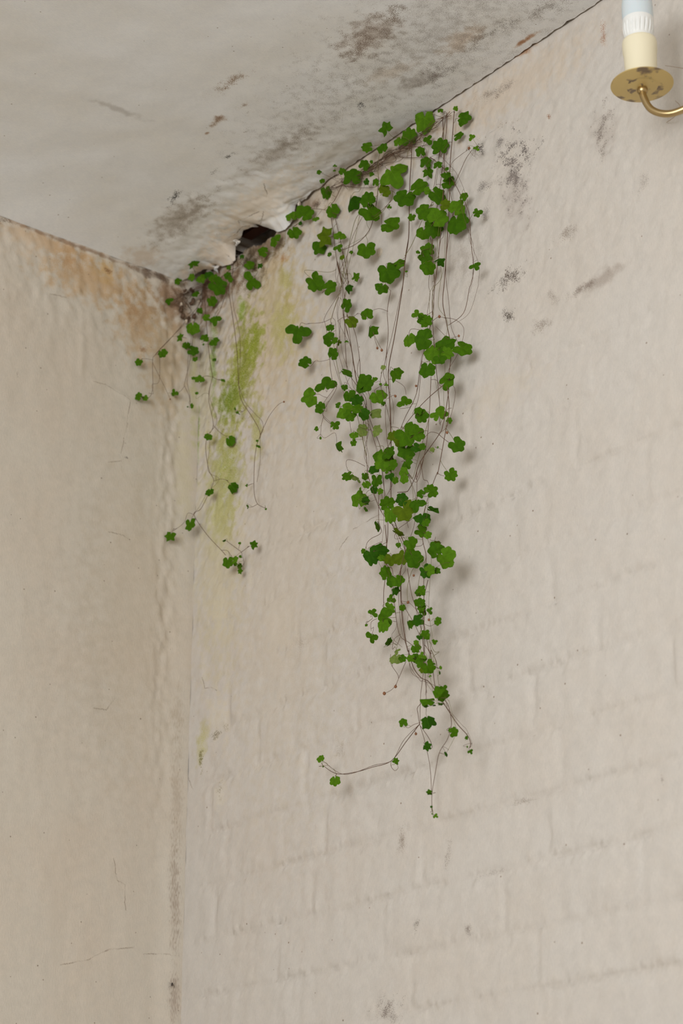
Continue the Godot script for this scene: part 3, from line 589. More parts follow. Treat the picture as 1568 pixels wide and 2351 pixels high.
# stains: centre, two half axes, kind, colour, strength; right wall rows include painted bounce light and void shade
const STAIN_AND_LIGHT_R = [
	[0.1714,2.7133,0.184,-0.0589,0.006,-0.2429,0,200,180,150,0.7],
	[0.2156,2.7405,0.0979,-0.0402,0.0027,-0.1412,0,194,178,134,0.55],
	[0.0679,2.3914,0.1013,-0.0303,0.0113,-0.2903,0,205,193,152,0.5],
	[0.0214,2.6646,0.072,-0.0265,0.0073,-0.1672,0,200,190,150,0.5],
	[0.3443,2.8954,0.3241,-0.0122,0.0625,-0.0961,0,206,184,152,0.5],
	[0.7472,2.8565,0.2131,0.0013,0.0232,-0.0535,0,206,182,154,0.4],
	[0.1914,2.8267,0.0672,-0.0139,0.001,-0.0463,0,190,165,130,0.5],
	[0.2253,2.8182,0.029,-0.0126,0.0003,-0.0169,1,180,120,75,0.7],
	[0.2377,2.7389,0.0329,-0.0136,0.0006,-0.0374,1,185,150,100,0.4],
	[0.1226,2.6647,0.0482,-0.0183,-0.026,-0.1166,2,118,134,8,1.0],
	[0.0881,2.6251,0.0396,-0.0144,-0.0125,-0.0402,2,92,120,4,1.0],
	[0.1548,2.6973,0.0296,-0.0116,-0.0079,-0.0418,2,116,136,8,0.95],
	[0.0865,2.5077,0.0527,-0.0175,-0.0029,-0.1068,2,140,148,36,0.85],
	[0.0778,2.4311,0.0412,-0.0128,0.0019,-0.0503,2,156,160,60,0.7],
	[0.0432,2.7178,0.0109,-0.0042,0.0035,-0.0852,2,96,140,30,0.7],
	[0.0039,2.6253,0.0061,-0.0022,0.0046,-0.0991,2,100,130,30,0.7],
	[0.2274,2.6984,0.0394,-0.0157,-0.0054,-0.0641,2,160,162,60,0.6],
	[0.1181,2.7728,0.0118,-0.0048,0.001,-0.0311,2,110,150,20,0.8],
	[0.1642,2.5536,0.0201,-0.0071,0.0017,-0.0653,2,142,150,40,0.7],
	[0.2315,2.779,0.0222,-0.0094,0.0005,-0.0303,2,164,164,70,0.55],
	[0.066,2.442,0.046,-0.0144,0.0045,-0.1147,0,196,190,140,0.5],
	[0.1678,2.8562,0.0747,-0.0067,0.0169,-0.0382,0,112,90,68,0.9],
	[0.1555,2.8891,0.0686,-0.0042,0.0051,-0.0195,0,52,36,26,1.0],  # darkness of the void above the hole rim, painted into the wall colour
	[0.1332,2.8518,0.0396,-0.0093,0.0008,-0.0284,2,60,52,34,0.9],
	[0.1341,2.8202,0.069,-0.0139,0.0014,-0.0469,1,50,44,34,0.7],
	[0.2134,2.8556,0.0447,-0.0045,0.0004,-0.0202,0,150,132,112,0.7],
	[0.0501,2.8478,0.0955,-0.0247,-0.0104,-0.0431,0,146,118,92,0.9],
	[0.0017,2.8362,0.0741,-0.0305,0.0029,-0.0645,0,140,110,86,0.9],
	[0.0138,2.8391,0.0737,-0.0305,0.0021,-0.0483,1,70,52,40,0.5],
	[0.488,2.8718,0.1709,-0.0015,0.0057,-0.0174,0,130,108,86,0.55],
	[0.2797,2.8796,0.0647,-0.0009,0.0067,-0.0184,0,140,115,95,0.7],
	[0.3123,2.8723,0.0427,-0.0046,0.0044,-0.0142,1,70,55,45,0.7],
	[0.7667,2.9038,0.0308,-0.0012,0.0039,-0.0084,0,168,120,84,0.9],
	[0.741,2.7222,0.0285,-0.0068,0.0079,-0.0837,4,88,80,76,0.95],
	[0.7549,2.7459,0.0502,-0.0016,0.0041,-0.0196,4,92,84,80,0.9],
	[0.9074,2.7107,0.018,-0.009,-0.0059,-0.0424,4,92,82,76,0.9],
	[0.7177,2.7812,0.0173,-0.0016,-0.0012,-0.0269,1,100,92,88,0.7],
	[0.9072,2.7076,0.0298,-0.0148,-0.0033,-0.05,0,170,159,149,0.5],
	[0.7256,2.5701,0.0383,0.0005,0.0042,-0.0173,4,92,82,74,0.9],
	[0.6741,2.7921,0.0174,-0.0085,-0.0006,-0.0164,4,70,64,60,0.9],
	[0.7082,2.8683,0.0523,-0.0034,0.0046,-0.0165,1,110,100,92,0.8],
	[0.6806,2.7303,0.0262,-0.0027,-0.0006,-0.0161,1,100,92,88,0.7],
	[0.6791,2.6901,0.0154,-0.007,-0.0006,-0.016,1,104,96,90,0.7],
	[0.833,2.5911,0.0283,-0.0025,-0.0011,-0.0186,1,116,102,90,0.7],
	[0.8896,2.5008,0.0452,0.0027,0.002,-0.0156,0,164,152,141,0.8],
	[0.859,2.5013,0.046,0.0028,0.0024,-0.0109,1,120,106,96,0.7],
	[0.7789,2.4812,0.0284,-0.0064,-0.0008,-0.0159,1,126,112,100,0.7],
	[0.7191,2.518,0.0149,-0.0035,-0.0006,-0.0138,4,90,82,74,0.9],
	[0.8046,2.5115,0.0155,-0.0064,-0.0009,-0.0159,1,130,116,104,0.6],
	[0.9715,2.6002,0.0221,0.0019,-0.0014,-0.018,1,124,112,104,0.6],
	[0.7436,2.6873,0.0361,-0.0167,0.0013,-0.0799,0,175,164,155,0.5],
	[0.6417,2.6324,0.0516,-0.0223,-0.0027,-0.0787,1,140,128,118,0.35],
	[0.8111,2.779,0.004,-0.002,-0.0004,-0.0079,1,120,70,40,0.9],
	[0.589,2.6826,0.0623,-0.0274,-0.0029,-0.1074,0,181,170,158,0.4],
	[0.4951,1.8627,0.0136,-0.0024,-0.0004,-0.0257,1,132,116,102,0.7],
	[0.582,1.8283,0.0129,-0.0022,-0.0007,-0.0248,1,130,118,108,0.7],
	[0.5224,1.7499,0.0091,-0.0013,-0.0003,-0.0118,1,104,94,86,0.8],
	[0.6148,1.7299,0.0125,-0.0018,-0.0004,-0.0104,1,124,112,104,0.7],
	[0.462,1.6526,0.0401,-0.0045,-0.0003,-0.0212,1,112,100,92,0.9],
	[0.7168,1.8683,0.0418,-0.0007,0.0012,-0.0055,1,140,126,114,0.7],
	[0.6599,1.7912,0.0382,0.0,0.0013,-0.0065,1,146,134,124,0.6],
	[0.366,2.0072,0.0224,-0.0048,0.0,-0.0157,1,140,128,116,0.6],
	[0.941,1.85,0.0052,-0.001,-0.0006,-0.0078,1,124,110,100,0.8],
	[0.2773,2.1776,0.0261,-0.0067,-0.0078,-0.0212,1,140,124,112,0.5],
	[0.042,2.0893,0.0202,-0.0044,-0.0093,-0.0416,2,182,174,104,0.7],
	[0.0741,2.0923,0.0304,0.0051,0.0048,-0.0103,4,70,62,42,1.0],
	[0.0896,2.0045,0.0098,-0.0019,0.0006,-0.0155,4,96,82,56,1.0],
	[0.0387,2.0636,0.009,-0.0019,0.0011,-0.0239,4,110,104,60,0.9],
	[0.0788,2.1144,0.0374,-0.0084,0.0021,-0.053,0,218,208,190,0.6],
	[0.0899,1.9948,0.0238,-0.0046,0.0012,-0.0321,0,218,208,190,0.6],
	[0.2255,2.2237,0.0716,-0.019,0.0015,-0.0787,0,212,202,186,0.5],
	[0.0775,2.2905,0.0292,-0.0052,0.0024,-0.0624,0,214,204,178,0.6],
	[0.9168,2.8517,0.0076,-0.0042,-0.0017,-0.026,1,140,80,54,0.9],
	[0.702,2.4138,0.0972,0.0007,-0.0016,-0.0367,0,206,192,172,0.4],
	[0.2238,2.3109,0.237,-0.0498,0.0097,-0.5064,0,206,190,168,0.4],  # warm bounce from the left wall, painted in as a beige tint
	[0.385,2.1376,0.5624,-0.0364,-0.0011,-0.5207,1,150,138,126,0.12]
]
const STAIN_L = [
	[0.2861,2.8413,-0.1195,-0.0019,-0.0014,-0.0225,0,198,160,118,0.75],
	[0.2052,2.8077,-0.1394,-0.0019,0.005,-0.0552,0,194,158,116,0.75],
	[0.1138,2.7607,-0.0665,-0.0005,-0.0037,-0.0829,0,188,156,118,0.7],
	[0.1824,2.8309,-0.0325,-0.0006,-0.0016,-0.0304,0,204,168,112,0.6],
	[0.2459,2.8246,-0.0882,-0.0008,-0.002,-0.0345,1,176,132,88,0.4],
	[0.1145,2.7759,-0.0582,-0.0007,-0.0027,-0.0606,1,168,124,84,0.45],
	[0.3239,2.828,-0.0698,0.0014,-0.002,-0.0296,0,214,200,182,0.6],
	[0.0538,2.8192,-0.0425,0.0013,-0.0023,-0.0619,0,146,114,88,0.95],
	[0.0412,2.8233,-0.0341,0.0033,-0.0014,-0.0389,1,66,50,38,0.6],
	[0.0624,2.7153,-0.0585,0.0102,-0.0052,-0.1348,0,194,170,138,0.7],
	[0.0846,2.8547,-0.0509,-0.0019,-0.0005,-0.0125,1,62,52,44,1.0],
	[0.093,2.8535,-0.0592,-0.0015,-0.0004,-0.0101,0,104,86,72,0.8],
	[0.2318,2.8557,-0.1895,-0.0026,-0.0003,-0.0053,0,140,112,90,0.7],
	[0.3639,2.8556,-0.0229,-0.0009,-0.0008,-0.0119,1,80,66,54,0.9],
	[0.1743,2.8321,-0.013,0.0005,-0.0004,-0.0076,1,120,84,54,0.9],
	[0.0224,2.5305,-0.0213,0.0057,-0.0051,-0.1445,0,204,194,158,0.45],
	[0.0105,2.6694,-0.0084,0.0025,-0.0037,-0.1125,2,176,178,100,0.5],
	[0.1082,2.2812,-0.126,0.0273,-0.0151,-0.3282,0,196,182,160,0.3],
	[0.0157,1.8621,-0.0098,0.0012,-0.0035,-0.0931,3,144,126,110,0.6],
	[0.0119,1.7201,-0.0097,0.0009,-0.0014,-0.0362,3,140,122,108,0.6],
	[0.0181,2.0094,-0.0108,0.0017,-0.0035,-0.0964,3,158,140,120,0.45],
	[0.0211,2.135,-0.0109,0.002,-0.0015,-0.04,3,162,144,122,0.4],
	[0.3241,2.6059,-0.0037,0.0011,-0.0007,-0.0099,1,110,96,84,0.8],
	[0.1273,2.5244,-0.0047,0.0013,-0.0002,-0.0043,1,60,50,44,1.0],
	[0.1038,2.7178,-0.0114,0.0035,-0.0005,-0.0121,1,140,100,72,0.7],
	[0.18,2.1985,-0.2323,0.0468,-0.0303,-0.5556,1,140,124,108,0.1]
]
const STAIN_C = [
	[0.67,0.1902,0.0753,-0.0127,-0.0366,-0.0454,1,108,94,82,1.0],
	[0.6258,0.1808,0.0395,-0.0136,-0.0252,-0.025,1,112,94,78,1.0],
	[0.724,0.1935,0.0341,-0.0058,-0.0128,-0.0183,1,112,98,84,1.0],
	[0.67,0.1902,0.0673,-0.0119,-0.0318,-0.0415,0,168,152,138,0.6],
	[0.7503,0.0736,0.0454,-0.0059,-0.0136,-0.0219,1,120,112,106,0.9],
	[0.796,0.0641,0.0288,-0.0047,-0.0109,-0.0149,1,118,112,106,0.9],
	[0.6549,0.0607,0.0629,-0.0084,-0.0197,-0.0269,1,124,116,110,0.9],
	[0.8656,0.0468,0.059,-0.0135,-0.0131,-0.0206,1,128,120,112,0.7],
	[0.6277,0.0692,0.0504,-0.0121,-0.0126,-0.0188,0,160,152,144,0.5],
	[0.7393,0.0874,0.0549,-0.0053,-0.0145,-0.024,0,208,184,160,0.6],
	[0.6213,0.1113,0.0539,-0.0172,-0.0125,-0.0184,0,206,186,164,0.4],
	[0.7135,0.1117,0.3822,-0.0659,-0.1073,-0.1936,1,128,120,112,0.42],
	[0.4412,0.1247,0.2492,-0.0331,-0.0605,-0.096,1,136,128,118,0.3],
	[0.4585,0.2725,0.0519,-0.0071,-0.0101,-0.0133,1,128,102,78,0.95],
	[0.3739,0.231,0.0231,-0.0034,-0.0101,-0.0095,0,150,122,98,0.8],
	[0.3709,0.2312,0.0205,-0.0038,-0.0101,-0.0095,1,110,82,62,0.8],
	[0.3358,0.2233,0.0064,-0.0024,-0.0048,-0.0034,0,150,118,92,0.8],
	[0.4275,0.2236,0.0185,-0.0018,-0.0052,-0.0061,1,130,106,86,0.8],
	[0.3835,0.1125,0.0986,-0.0116,-0.0189,-0.0225,1,128,120,110,0.8],
	[0.3612,0.1117,0.109,-0.0123,-0.0212,-0.0241,0,170,160,148,0.5],
	[0.1412,0.1238,0.1055,-0.0155,-0.0386,-0.0382,1,124,114,102,0.75],
	[0.1217,0.1268,0.0812,-0.0172,-0.0322,-0.0336,0,164,152,138,0.6],
	[0.1666,0.1655,0.0232,-0.0002,-0.0091,-0.0094,4,36,32,30,1.0],
	[0.5292,0.0908,0.0071,-0.0054,-0.0087,-0.0071,4,32,30,30,1.0],
	[0.2679,0.1582,0.0154,-0.0034,-0.0053,-0.0053,4,60,54,48,0.9],
	[0.3076,0.1634,0.0115,-0.0028,-0.0041,-0.0046,4,50,46,42,0.9],
	[0.3089,0.3597,0.0045,-0.0564,-0.0091,-0.0103,0,166,160,152,0.5],
	[0.0189,0.1237,0.0143,-0.0405,-0.0261,-0.0173,0,196,172,146,0.5],
	[-0.049,0.1953,-0.0034,-0.1875,-0.0092,-0.009,0,168,138,112,0.75],
	[-0.0343,0.0801,0.0041,-0.0571,-0.0179,-0.0153,0,186,154,124,0.6],
	[-0.05,0.0526,-0.0025,-0.0449,-0.0078,-0.0069,1,80,66,54,0.9],
	[-0.0381,0.3483,-0.0026,-0.0138,-0.0117,-0.0067,1,90,76,64,0.9],
	[0.7902,0.0187,0.0284,-0.0004,-0.0029,-0.006,0,160,112,76,0.95],
	[0.4193,0.0098,0.1926,-0.0029,-0.0113,-0.0133,0,150,132,112,0.4],
	[0.3999,0.0439,0.0992,-0.0102,-0.0151,-0.0202,0,206,198,186,0.6],
	[0.2299,0.0549,0.1465,-0.013,-0.0478,-0.0471,0,232,218,200,0.8],
	[0.1013,0.0205,0.0681,-0.0273,-0.0584,-0.0418,0,234,216,194,0.8],
	[0.0284,0.0203,0.0514,-0.0412,-0.0289,-0.0202,0,226,204,176,0.7],
	[0.6638,-0.0458,0.1081,0.0021,-0.0066,-0.0094,0,206,180,150,0.5]
]
const CRACK_R = [
	[0.0365,2.188,0.043,2.1694,0.06,2.1668,0.0771,2.1573],
	[0.006,2.0406,0.0122,2.0295,0.0183,2.0204],
	[0.2135,2.8478,0.2272,2.8372],
	[0.3658,2.2944,0.395,2.3162,0.4521,2.3211]
]
const CRACK_L = [
	[0.277,2.757,0.2578,2.7604,0.2422,2.7617],
	[0.192,2.6345,0.1644,2.6353,0.1362,2.628,0.1222,2.6216],
	[0.1238,2.6212,0.1277,2.583,0.1355,2.5295],
	[0.1581,2.5089,0.1349,2.5166],
	[0.119,1.9053,0.1116,1.8751,0.0982,1.8706,0.0958,1.8337],
	[0.1973,1.747,0.1559,1.7572,0.1212,1.7759,0.0781,1.7836],
	[0.0631,1.776,0.0298,1.7795,0.005,1.7778],
	[0.1645,2.1189,0.1423,2.1196,0.1246,2.1427],
	[0.1524,2.3963,0.1331,2.3975,0.1134,2.3931]
]
const CRACK_C = [
	[0.2827,0.0815,0.2703,0.0665,0.2544,0.0555],
	[0.2274,0.0413,0.2022,0.026,0.1875,0.0185,0.1621,0.0329],
	[0.1617,0.0335,0.1393,0.0308,0.1206,0.0343],
	[0.2215,0.0445,0.1747,0.0497,0.1582,0.0335]
]
const RIDGE_R = [
	[0.6991,2.3467,0.7799,2.3487,0.8426,2.3619],
	[0.7424,2.3989,0.7785,2.3978,0.773,2.3693]
]
const RIDGE_L = [
	[0.2319,2.8294,0.2242,2.7631,0.2159,2.7129,0.215,2.6683,0.2147,2.6351],
	[0.0648,2.6082,0.0608,2.5056,0.0533,2.399],
	[0.0496,2.5976,0.0446,2.5098,0.0408,2.3663],
	[0.1919,2.6323,0.1643,2.6331,0.1361,2.6258,0.1222,2.6202]
]
const RIDGE_C = [
	[0.2509,0.0287,0.2945,0.0115,0.3415,-0.0023],
	[0.2022,0.026,0.2592,0.0182,0.3048,0.0027]
]

const CEIL := 2.9
const X1 := 1.25      # extent of the finely modelled part of brick wall and ceiling
const Y0 := 1.5
const YT := 2.98
const Z1 := 0.85      # ceiling depth
const ZL := 0.55      # left wall width
const ROOM_X := 3.8
const ROOM_Z := 3.2
const TOP := 3.3

var rng := RandomNumberGenerator.new()
var noise_lump := FastNoiseLite.new()
var noise_small := FastNoiseLite.new()
var n_fine: PackedByteArray
var n_mid: PackedByteArray
var n_big: PackedByteArray
var n_streak: PackedByteArray
var n_cell: PackedByteArray

# ---------------------------------------------------------------- surfaces
class Surf:
	var w: int
	var h: int
	var ppm: float
	var u0: float
	var v1: float
	var col: PackedByteArray
	var hgt: PackedByteArray
	var nf: PackedByteArray
	var nm: PackedByteArray
	var nb: PackedByteArray
	var ns: PackedByteArray
	var nc: PackedByteArray
	var flip: bool

	func setup(pu0: float, pu1: float, pv0: float, pv1: float, mm: float):
		u0 = pu0
		v1 = pv1
		ppm = 1000.0 / mm
		w = int((pu1 - pu0) * ppm)
		h = int((pv1 - pv0) * ppm)
		col.resize(w * h * 3)
		hgt.resize(w * h)

	func fill(base: Color, tint: Color, streak: float, grain: float):
		var br := base.r * 255.0
		var bg := base.g * 255.0
		var bb := base.b * 255.0
		var dr := tint.r * 255.0 - br
		var dg := tint.g * 255.0 - bg
		var db := tint.b * 255.0 - bb
		var i := 0
		for y in h:
			var row := (y & 511) * 512
			var row2 := ((y >> 2) & 511) * 512
			for x in w:
				var c := x & 511
				var t := nb[row2 + ((x >> 2) & 511)] / 255.0
				var m := nm[row + c] / 255.0
				var f := nf[row + c] / 255.0
				var s := ns[row + c] / 255.0
				var k := clampf(t * 1.4 - 0.35 + (m - 0.5) * 0.5, 0.0, 1.0)
				var g := 1.0 + (f - 0.5) * 0.035 + (s - 0.5) * 0.03 + (m - 0.5) * 0.03
				var j := i * 3
				col[j] = int(clampf((br + dr * k) * g, 0.0, 255.0))
				col[j + 1] = int(clampf((bg + dg * k) * g, 0.0, 255.0))
				col[j + 2] = int(clampf((bb + db * k) * g, 0.0, 255.0))
				hgt[i] = int(clampf(128.0 + (s - 0.5) * streak + (f - 0.5) * grain + (m - 0.5) * grain * 1.5, 0.0, 255.0))
				i += 1

	func stains_and_tones(rows: Array):
		for r in rows:
			var ax: float = r[2]
			var ay: float = r[3]
			var bx: float = r[4]
			var by: float = r[5]
			var det := ax * by - ay * bx
			if absf(det) < 1e-9:
				continue
			var cx: float = r[0]
			var cv: float = r[1]
			var kind: int = r[6]
			var cr: float = r[7]
			var cg: float = r[8]
			var cb: float = r[9]
			var st: float = r[10]
			var ex := (absf(ax) + absf(bx)) * 1.25
			var ey := (absf(ay) + absf(by)) * 1.25
			var xa := maxi(0, int((cx - ex - u0) * ppm))
			var xb := mini(w, int((cx + ex - u0) * ppm))
			var va := cv - ey
			var vb := cv + ey
			var ya := maxi(0, int((v1 - vb) * ppm))
			var yb := mini(h, int((v1 - va) * ppm))
			var inv := 1.0 / det
			for y in range(ya, yb):
				var dv := v1 - (y + 0.5) / ppm - cv
				var row := (y & 511) * 512
				var rowm := ((y + 137) & 511) * 512
				for x in range(xa, xb):
					var du := (x + 0.5) / ppm + u0 - cx
					var p := (du * by - dv * bx) * inv
					var q := (dv * ax - du * ay) * inv
					var d := sqrt(p * p + q * q)
					if d > 1.25:
						continue
					var c := x & 511
					var m := nm[rowm + c] / 255.0
					var f := nf[row + c] / 255.0
					var a := 0.0
					if kind == 0:
						var e := clampf((1.0 - d) * 1.2 + (m - 0.5) * 1.1 + (f - 0.5) * 0.4, 0.0, 1.0)
						a = st * e * e * (3.0 - 2.0 * e) * (0.75 + 0.25 * f)
					elif kind == 1:
						var e := (1.0 - d) * 0.62 + (m - 0.5) * 0.7
						a = st * clampf((nc[row + c] / 255.0 * 0.65 + f * 0.45 + e - 0.98) * 3.2, 0.0, 1.0)
					elif kind == 4:
						var e := (1.0 - d) * 0.62 + (m - 0.5) * 1.0
						var coarse := nc[(((y * 3) >> 2) & 511) * 512 + (((x * 3) >> 2) & 511)] / 255.0
						a = st * clampf((coarse * 0.8 + f * 0.35 + e - 1.0) * 3.6, 0.0, 1.0)
					elif kind == 2:
						var e := (1.0 - d) * 1.3 + (m - 0.5) * 1.5
						a = st * clampf(e, 0.0, 1.0) * clampf(0.55 + (f - 0.45) * 2.6, 0.3, 1.0)
					else:
						var s := ns[row + c] / 255.0
						var e := clampf((1.0 - d) * 1.2 + (m - 0.5) * 1.0 + (s - 0.5) * 1.4, 0.0, 1.0)
						a = st * e * (0.4 + 0.6 * s)
					if a <= 0.004:
						continue
					var j := (y * w + x) * 3
					col[j] = int(col[j] + (cr - col[j]) * a)
					col[j + 1] = int(col[j + 1] + (cg - col[j + 1]) * a)
					col[j + 2] = int(col[j + 2] + (cb - col[j + 2]) * a)
					if kind == 2:
						var k := y * w + x
						hgt[k] = mini(255, int(hgt[k] + a * 22.0 * f))

	func crack(row: Array, rg: RandomNumberGenerator, dark: Color, a: float, groove: float):
		var n := row.size() / 2
		for i in n - 1:
			var p := Vector2(row[i * 2], row[i * 2 + 1])
			var q := Vector2(row[i * 2 + 2], row[i * 2 + 3])
			var steps := int(p.distance_to(q) * ppm * 1.5) + 1
			var wob := 0.0
			for k in steps:
				wob = wob * 0.96 + rg.randf_range(-0.45, 0.45)
				var z := p.lerp(q, float(k) / steps)
				var x := int((z.x - u0) * ppm + wob)
				var y := int((v1 - z.y) * ppm + wob * 0.7)
				var al := a * rg.randf_range(0.3, 1.0) * clampf(0.55 + 1.6 * sin(k * 0.07 + i * 2.0) * sin(k * 0.031), 0.05, 1.0)
				for o in [[0, 0, 1.0], [1, 0, 0.5], [0, 1, 0.6]]:
					var xx: int = x + o[0]
					var yy: int = y + o[1]
					if xx < 0 or yy < 0 or xx >= w or yy >= h:
						continue
					var j := (yy * w + xx) * 3
					var t: float = al * o[2]
					col[j] = int(lerpf(col[j], dark.r * 255.0, t))
					col[j + 1] = int(lerpf(col[j + 1], dark.g * 255.0, t))
					col[j + 2] = int(lerpf(col[j + 2], dark.b * 255.0, t))
					hgt[yy * w + xx] = clampi(int(hgt[yy * w + xx] - groove * o[2]), 0, 255)

	func dot(u: float, v: float, r: float, c: Color):
		var x0 := int((u - u0) * ppm)
		var y0 := int((v1 - v) * ppm)
		var k := int(r) + 1
		for y in range(y0 - k, y0 + k + 1):
			for x in range(x0 - k, x0 + k + 1):
				if x < 0 or y < 0 or x >= w or y >= h:
					continue
				var d := Vector2(x - x0, y - y0).length()
				var a := clampf(r - d + 0.5, 0.0, 1.0)
				var j := (y * w + x) * 3
				col[j] = int(lerpf(col[j], c.r * 255.0, a))
				col[j + 1] = int(lerpf(col[j + 1], c.g * 255.0, a))
				col[j + 2] = int(lerpf(col[j + 2], c.b * 255.0, a))

	func material(relief_cm: float) -> StandardMaterial3D:
		var m := StandardMaterial3D.new()
		m.albedo_texture = ImageTexture.create_from_image(Image.create_from_data(w, h, false, Image.FORMAT_RGB8, col))
		m.heightmap_enabled = true
		m.heightmap_texture = ImageTexture.create_from_image(Image.create_from_data(w, h, false, Image.FORMAT_L8, hgt))
		m.heightmap_scale = relief_cm
		m.roughness = 0.85
		m.metallic_specular = 0.3
		return m

	func uv(u: float, v: float) -> Vector2:
		return Vector2((u - u0) * ppm / w, (v1 - v) * ppm / h)

func bytes(kind: int, freq: float, oct: int, seed: int, squash := 1) -> PackedByteArray:
	var n := FastNoiseLite.new()
	n.noise_type = kind
	n.frequency = freq
	n.fractal_octaves = oct
	n.seed = seed
	var im := n.get_seamless_image(512, 512 / squash, false, false, 0.1, true)
	im.convert(Image.FORMAT_L8)
	if squash > 1:
		im.resize(512, 512, Image.INTERPOLATE_CUBIC)
	return im.get_data()

func surf(u0, u1, v0, v1, mm) -> Surf:
	var s := Surf.new()
	s.nf = n_fine
	s.nm = n_mid
	s.nb = n_big
	s.ns = n_streak
	s.nc = n_cell
	s.setup(u0, u1, v0, v1, mm)
	return s

# ---------------------------------------------------------------- helpers
func mat(c: Color, rough := 0.8, metal := 0.0) -> StandardMaterial3D:
	var m := StandardMaterial3D.new()
	m.albedo_color = c
	m.roughness = rough
	m.metallic = metal
	return m

func c8(r, g, b) -> Color:
	return Color(r / 255.0, g / 255.0, b / 255.0)

func put(mesh: Mesh, called: String, m: Material, parent: Node = self) -> MeshInstance3D:
	var o := MeshInstance3D.new()
	o.name = called
	o.mesh = mesh
	o.material_override = m
	parent.add_child(o, true)
	return o

func tag(o: Node, label: String, category: String, group := ""):
	o.set_meta("label", label)
	o.set_meta("category", category)
	if group != "":
		o.set_meta("group", group)

func struct_tag(o: Node, label: String, category: String):
	tag(o, label, category)
	o.set_meta("kind", "structure")

func mesh_of(v: PackedVector3Array, n: PackedVector3Array, uv: PackedVector2Array, idx: PackedInt32Array) -> ArrayMesh:
	# front faces run clockwise: turn the triangles that go against their normals
	for t in range(0, idx.size(), 3):
		var i := idx[t]
		var j := idx[t + 1]
		var k := idx[t + 2]
		if (v[j] - v[i]).cross(v[k] - v[i]).dot(n[i] + n[j] + n[k]) > 0.0:
			idx[t + 1] = k
			idx[t + 2] = j
	var a := []
	a.resize(Mesh.ARRAY_MAX)
	a[Mesh.ARRAY_VERTEX] = v
	a[Mesh.ARRAY_NORMAL] = n
	if uv.size() == v.size():
		a[Mesh.ARRAY_TEX_UV] = uv
	a[Mesh.ARRAY_INDEX] = idx
	var m := ArrayMesh.new()
	m.add_surface_from_arrays(Mesh.PRIMITIVE_TRIANGLES, a)
	return m

func grid_index(nx: int, ny: int) -> PackedInt32Array:
	var idx := PackedInt32Array()
	for j in ny - 1:
		for i in nx - 1:
			var a := j * nx + i
			idx.append_array([a, a + nx, a + 1, a + 1, a + nx, a + nx + 1])
	return idx

# points in rows; normals from neighbours, turned towards "facing"
func grid_mesh(p: PackedVector3Array, uv: PackedVector2Array, nx: int, ny: int, facing: Vector3) -> ArrayMesh:
	var n := PackedVector3Array()
	n.resize(p.size())
	for j in ny:
		for i in nx:
			var a := p[j * nx + mini(i + 1, nx - 1)] - p[j * nx + maxi(i - 1, 0)]
			var b := p[mini(j + 1, ny - 1) * nx + i] - p[maxi(j - 1, 0) * nx + i]
			var c := a.cross(b)
			if c.length_squared() < 1e-16:
				c = facing
			c = c.normalized()
			n[j * nx + i] = c if c.dot(facing) > 0.0 else -c
	return mesh_of(p, n, uv, grid_index(nx, ny))

func boxes(list: Array) -> ArrayMesh:
	var st := SurfaceTool.new()
	st.begin(Mesh.PRIMITIVE_TRIANGLES)
	for b in list:
		var m := BoxMesh.new()
		m.size = Vector3(b[1] - b[0], b[3] - b[2], b[5] - b[4])
		st.append_from(m, 0, Transform3D(Basis(), Vector3(b[0] + b[1], b[2] + b[3], b[4] + b[5]) * 0.5))
	return st.commit()

func smooth(points: Array, per: int) -> PackedVector3Array:
	var out := PackedVector3Array()
	var n := points.size()
	for i in n - 1:
		var a: Vector3 = points[maxi(i - 1, 0)]
		var b: Vector3 = points[i]
		var c: Vector3 = points[i + 1]
		var d: Vector3 = points[mini(i + 2, n - 1)]
		for k in per:
			out.append(b.cubic_interpolate(c, a, d, float(k) / per))
	out.append(points[n - 1])
	return out

func tube(pts: PackedVector3Array, r0: float, r1: float, sides: int) -> ArrayMesh:
	var v := PackedVector3Array()
	var n := PackedVector3Array()
	var uv := PackedVector2Array()
	var idx := PackedInt32Array()
	var side := Vector3.UP
	var len_ := 0.0
	for i in pts.size():
		var t := (pts[mini(i + 1, pts.size() - 1)] - pts[maxi(i - 1, 0)]).normalized()
		side = side - t * side.dot(t)
		if side.length() < 0.01:
			side = Vector3.RIGHT - t * t.x
		side = side.normalized()
		var other := t.cross(side)
		if i > 0:
			len_ += pts[i].distance_to(pts[i - 1])
		var r := lerpf(r0, r1, float(i) / maxi(1, pts.size() - 1))
		for k in sides + 1:
			var a := TAU * k / sides
			var d := side * cos(a) + other * sin(a)
			v.append(pts[i] + d * r)
			n.append(d)
			uv.append(Vector2(float(k) / sides, len_ * 20.0))
	for i in pts.size() - 1:
		for k in sides:
			var a := i * (sides + 1) + k
			var b := a + sides + 1
			idx.append_array([a, a + 1, b, b, a + 1, b + 1])
	# end caps
	for e in [0, pts.size() - 1]:
		var c := v.size()
		var t := (pts[1] - pts[0]).normalized() * -1.0 if e == 0 else (pts[-1] - pts[-2]).normalized()
		v.append(pts[e])
		n.append(t)
		uv.append(Vector2.ZERO)
		for k in sides:
			idx.append_array([c, e * (sides + 1) + k, e * (sides + 1) + k + 1])
	return mesh_of(v, n, uv, idx)

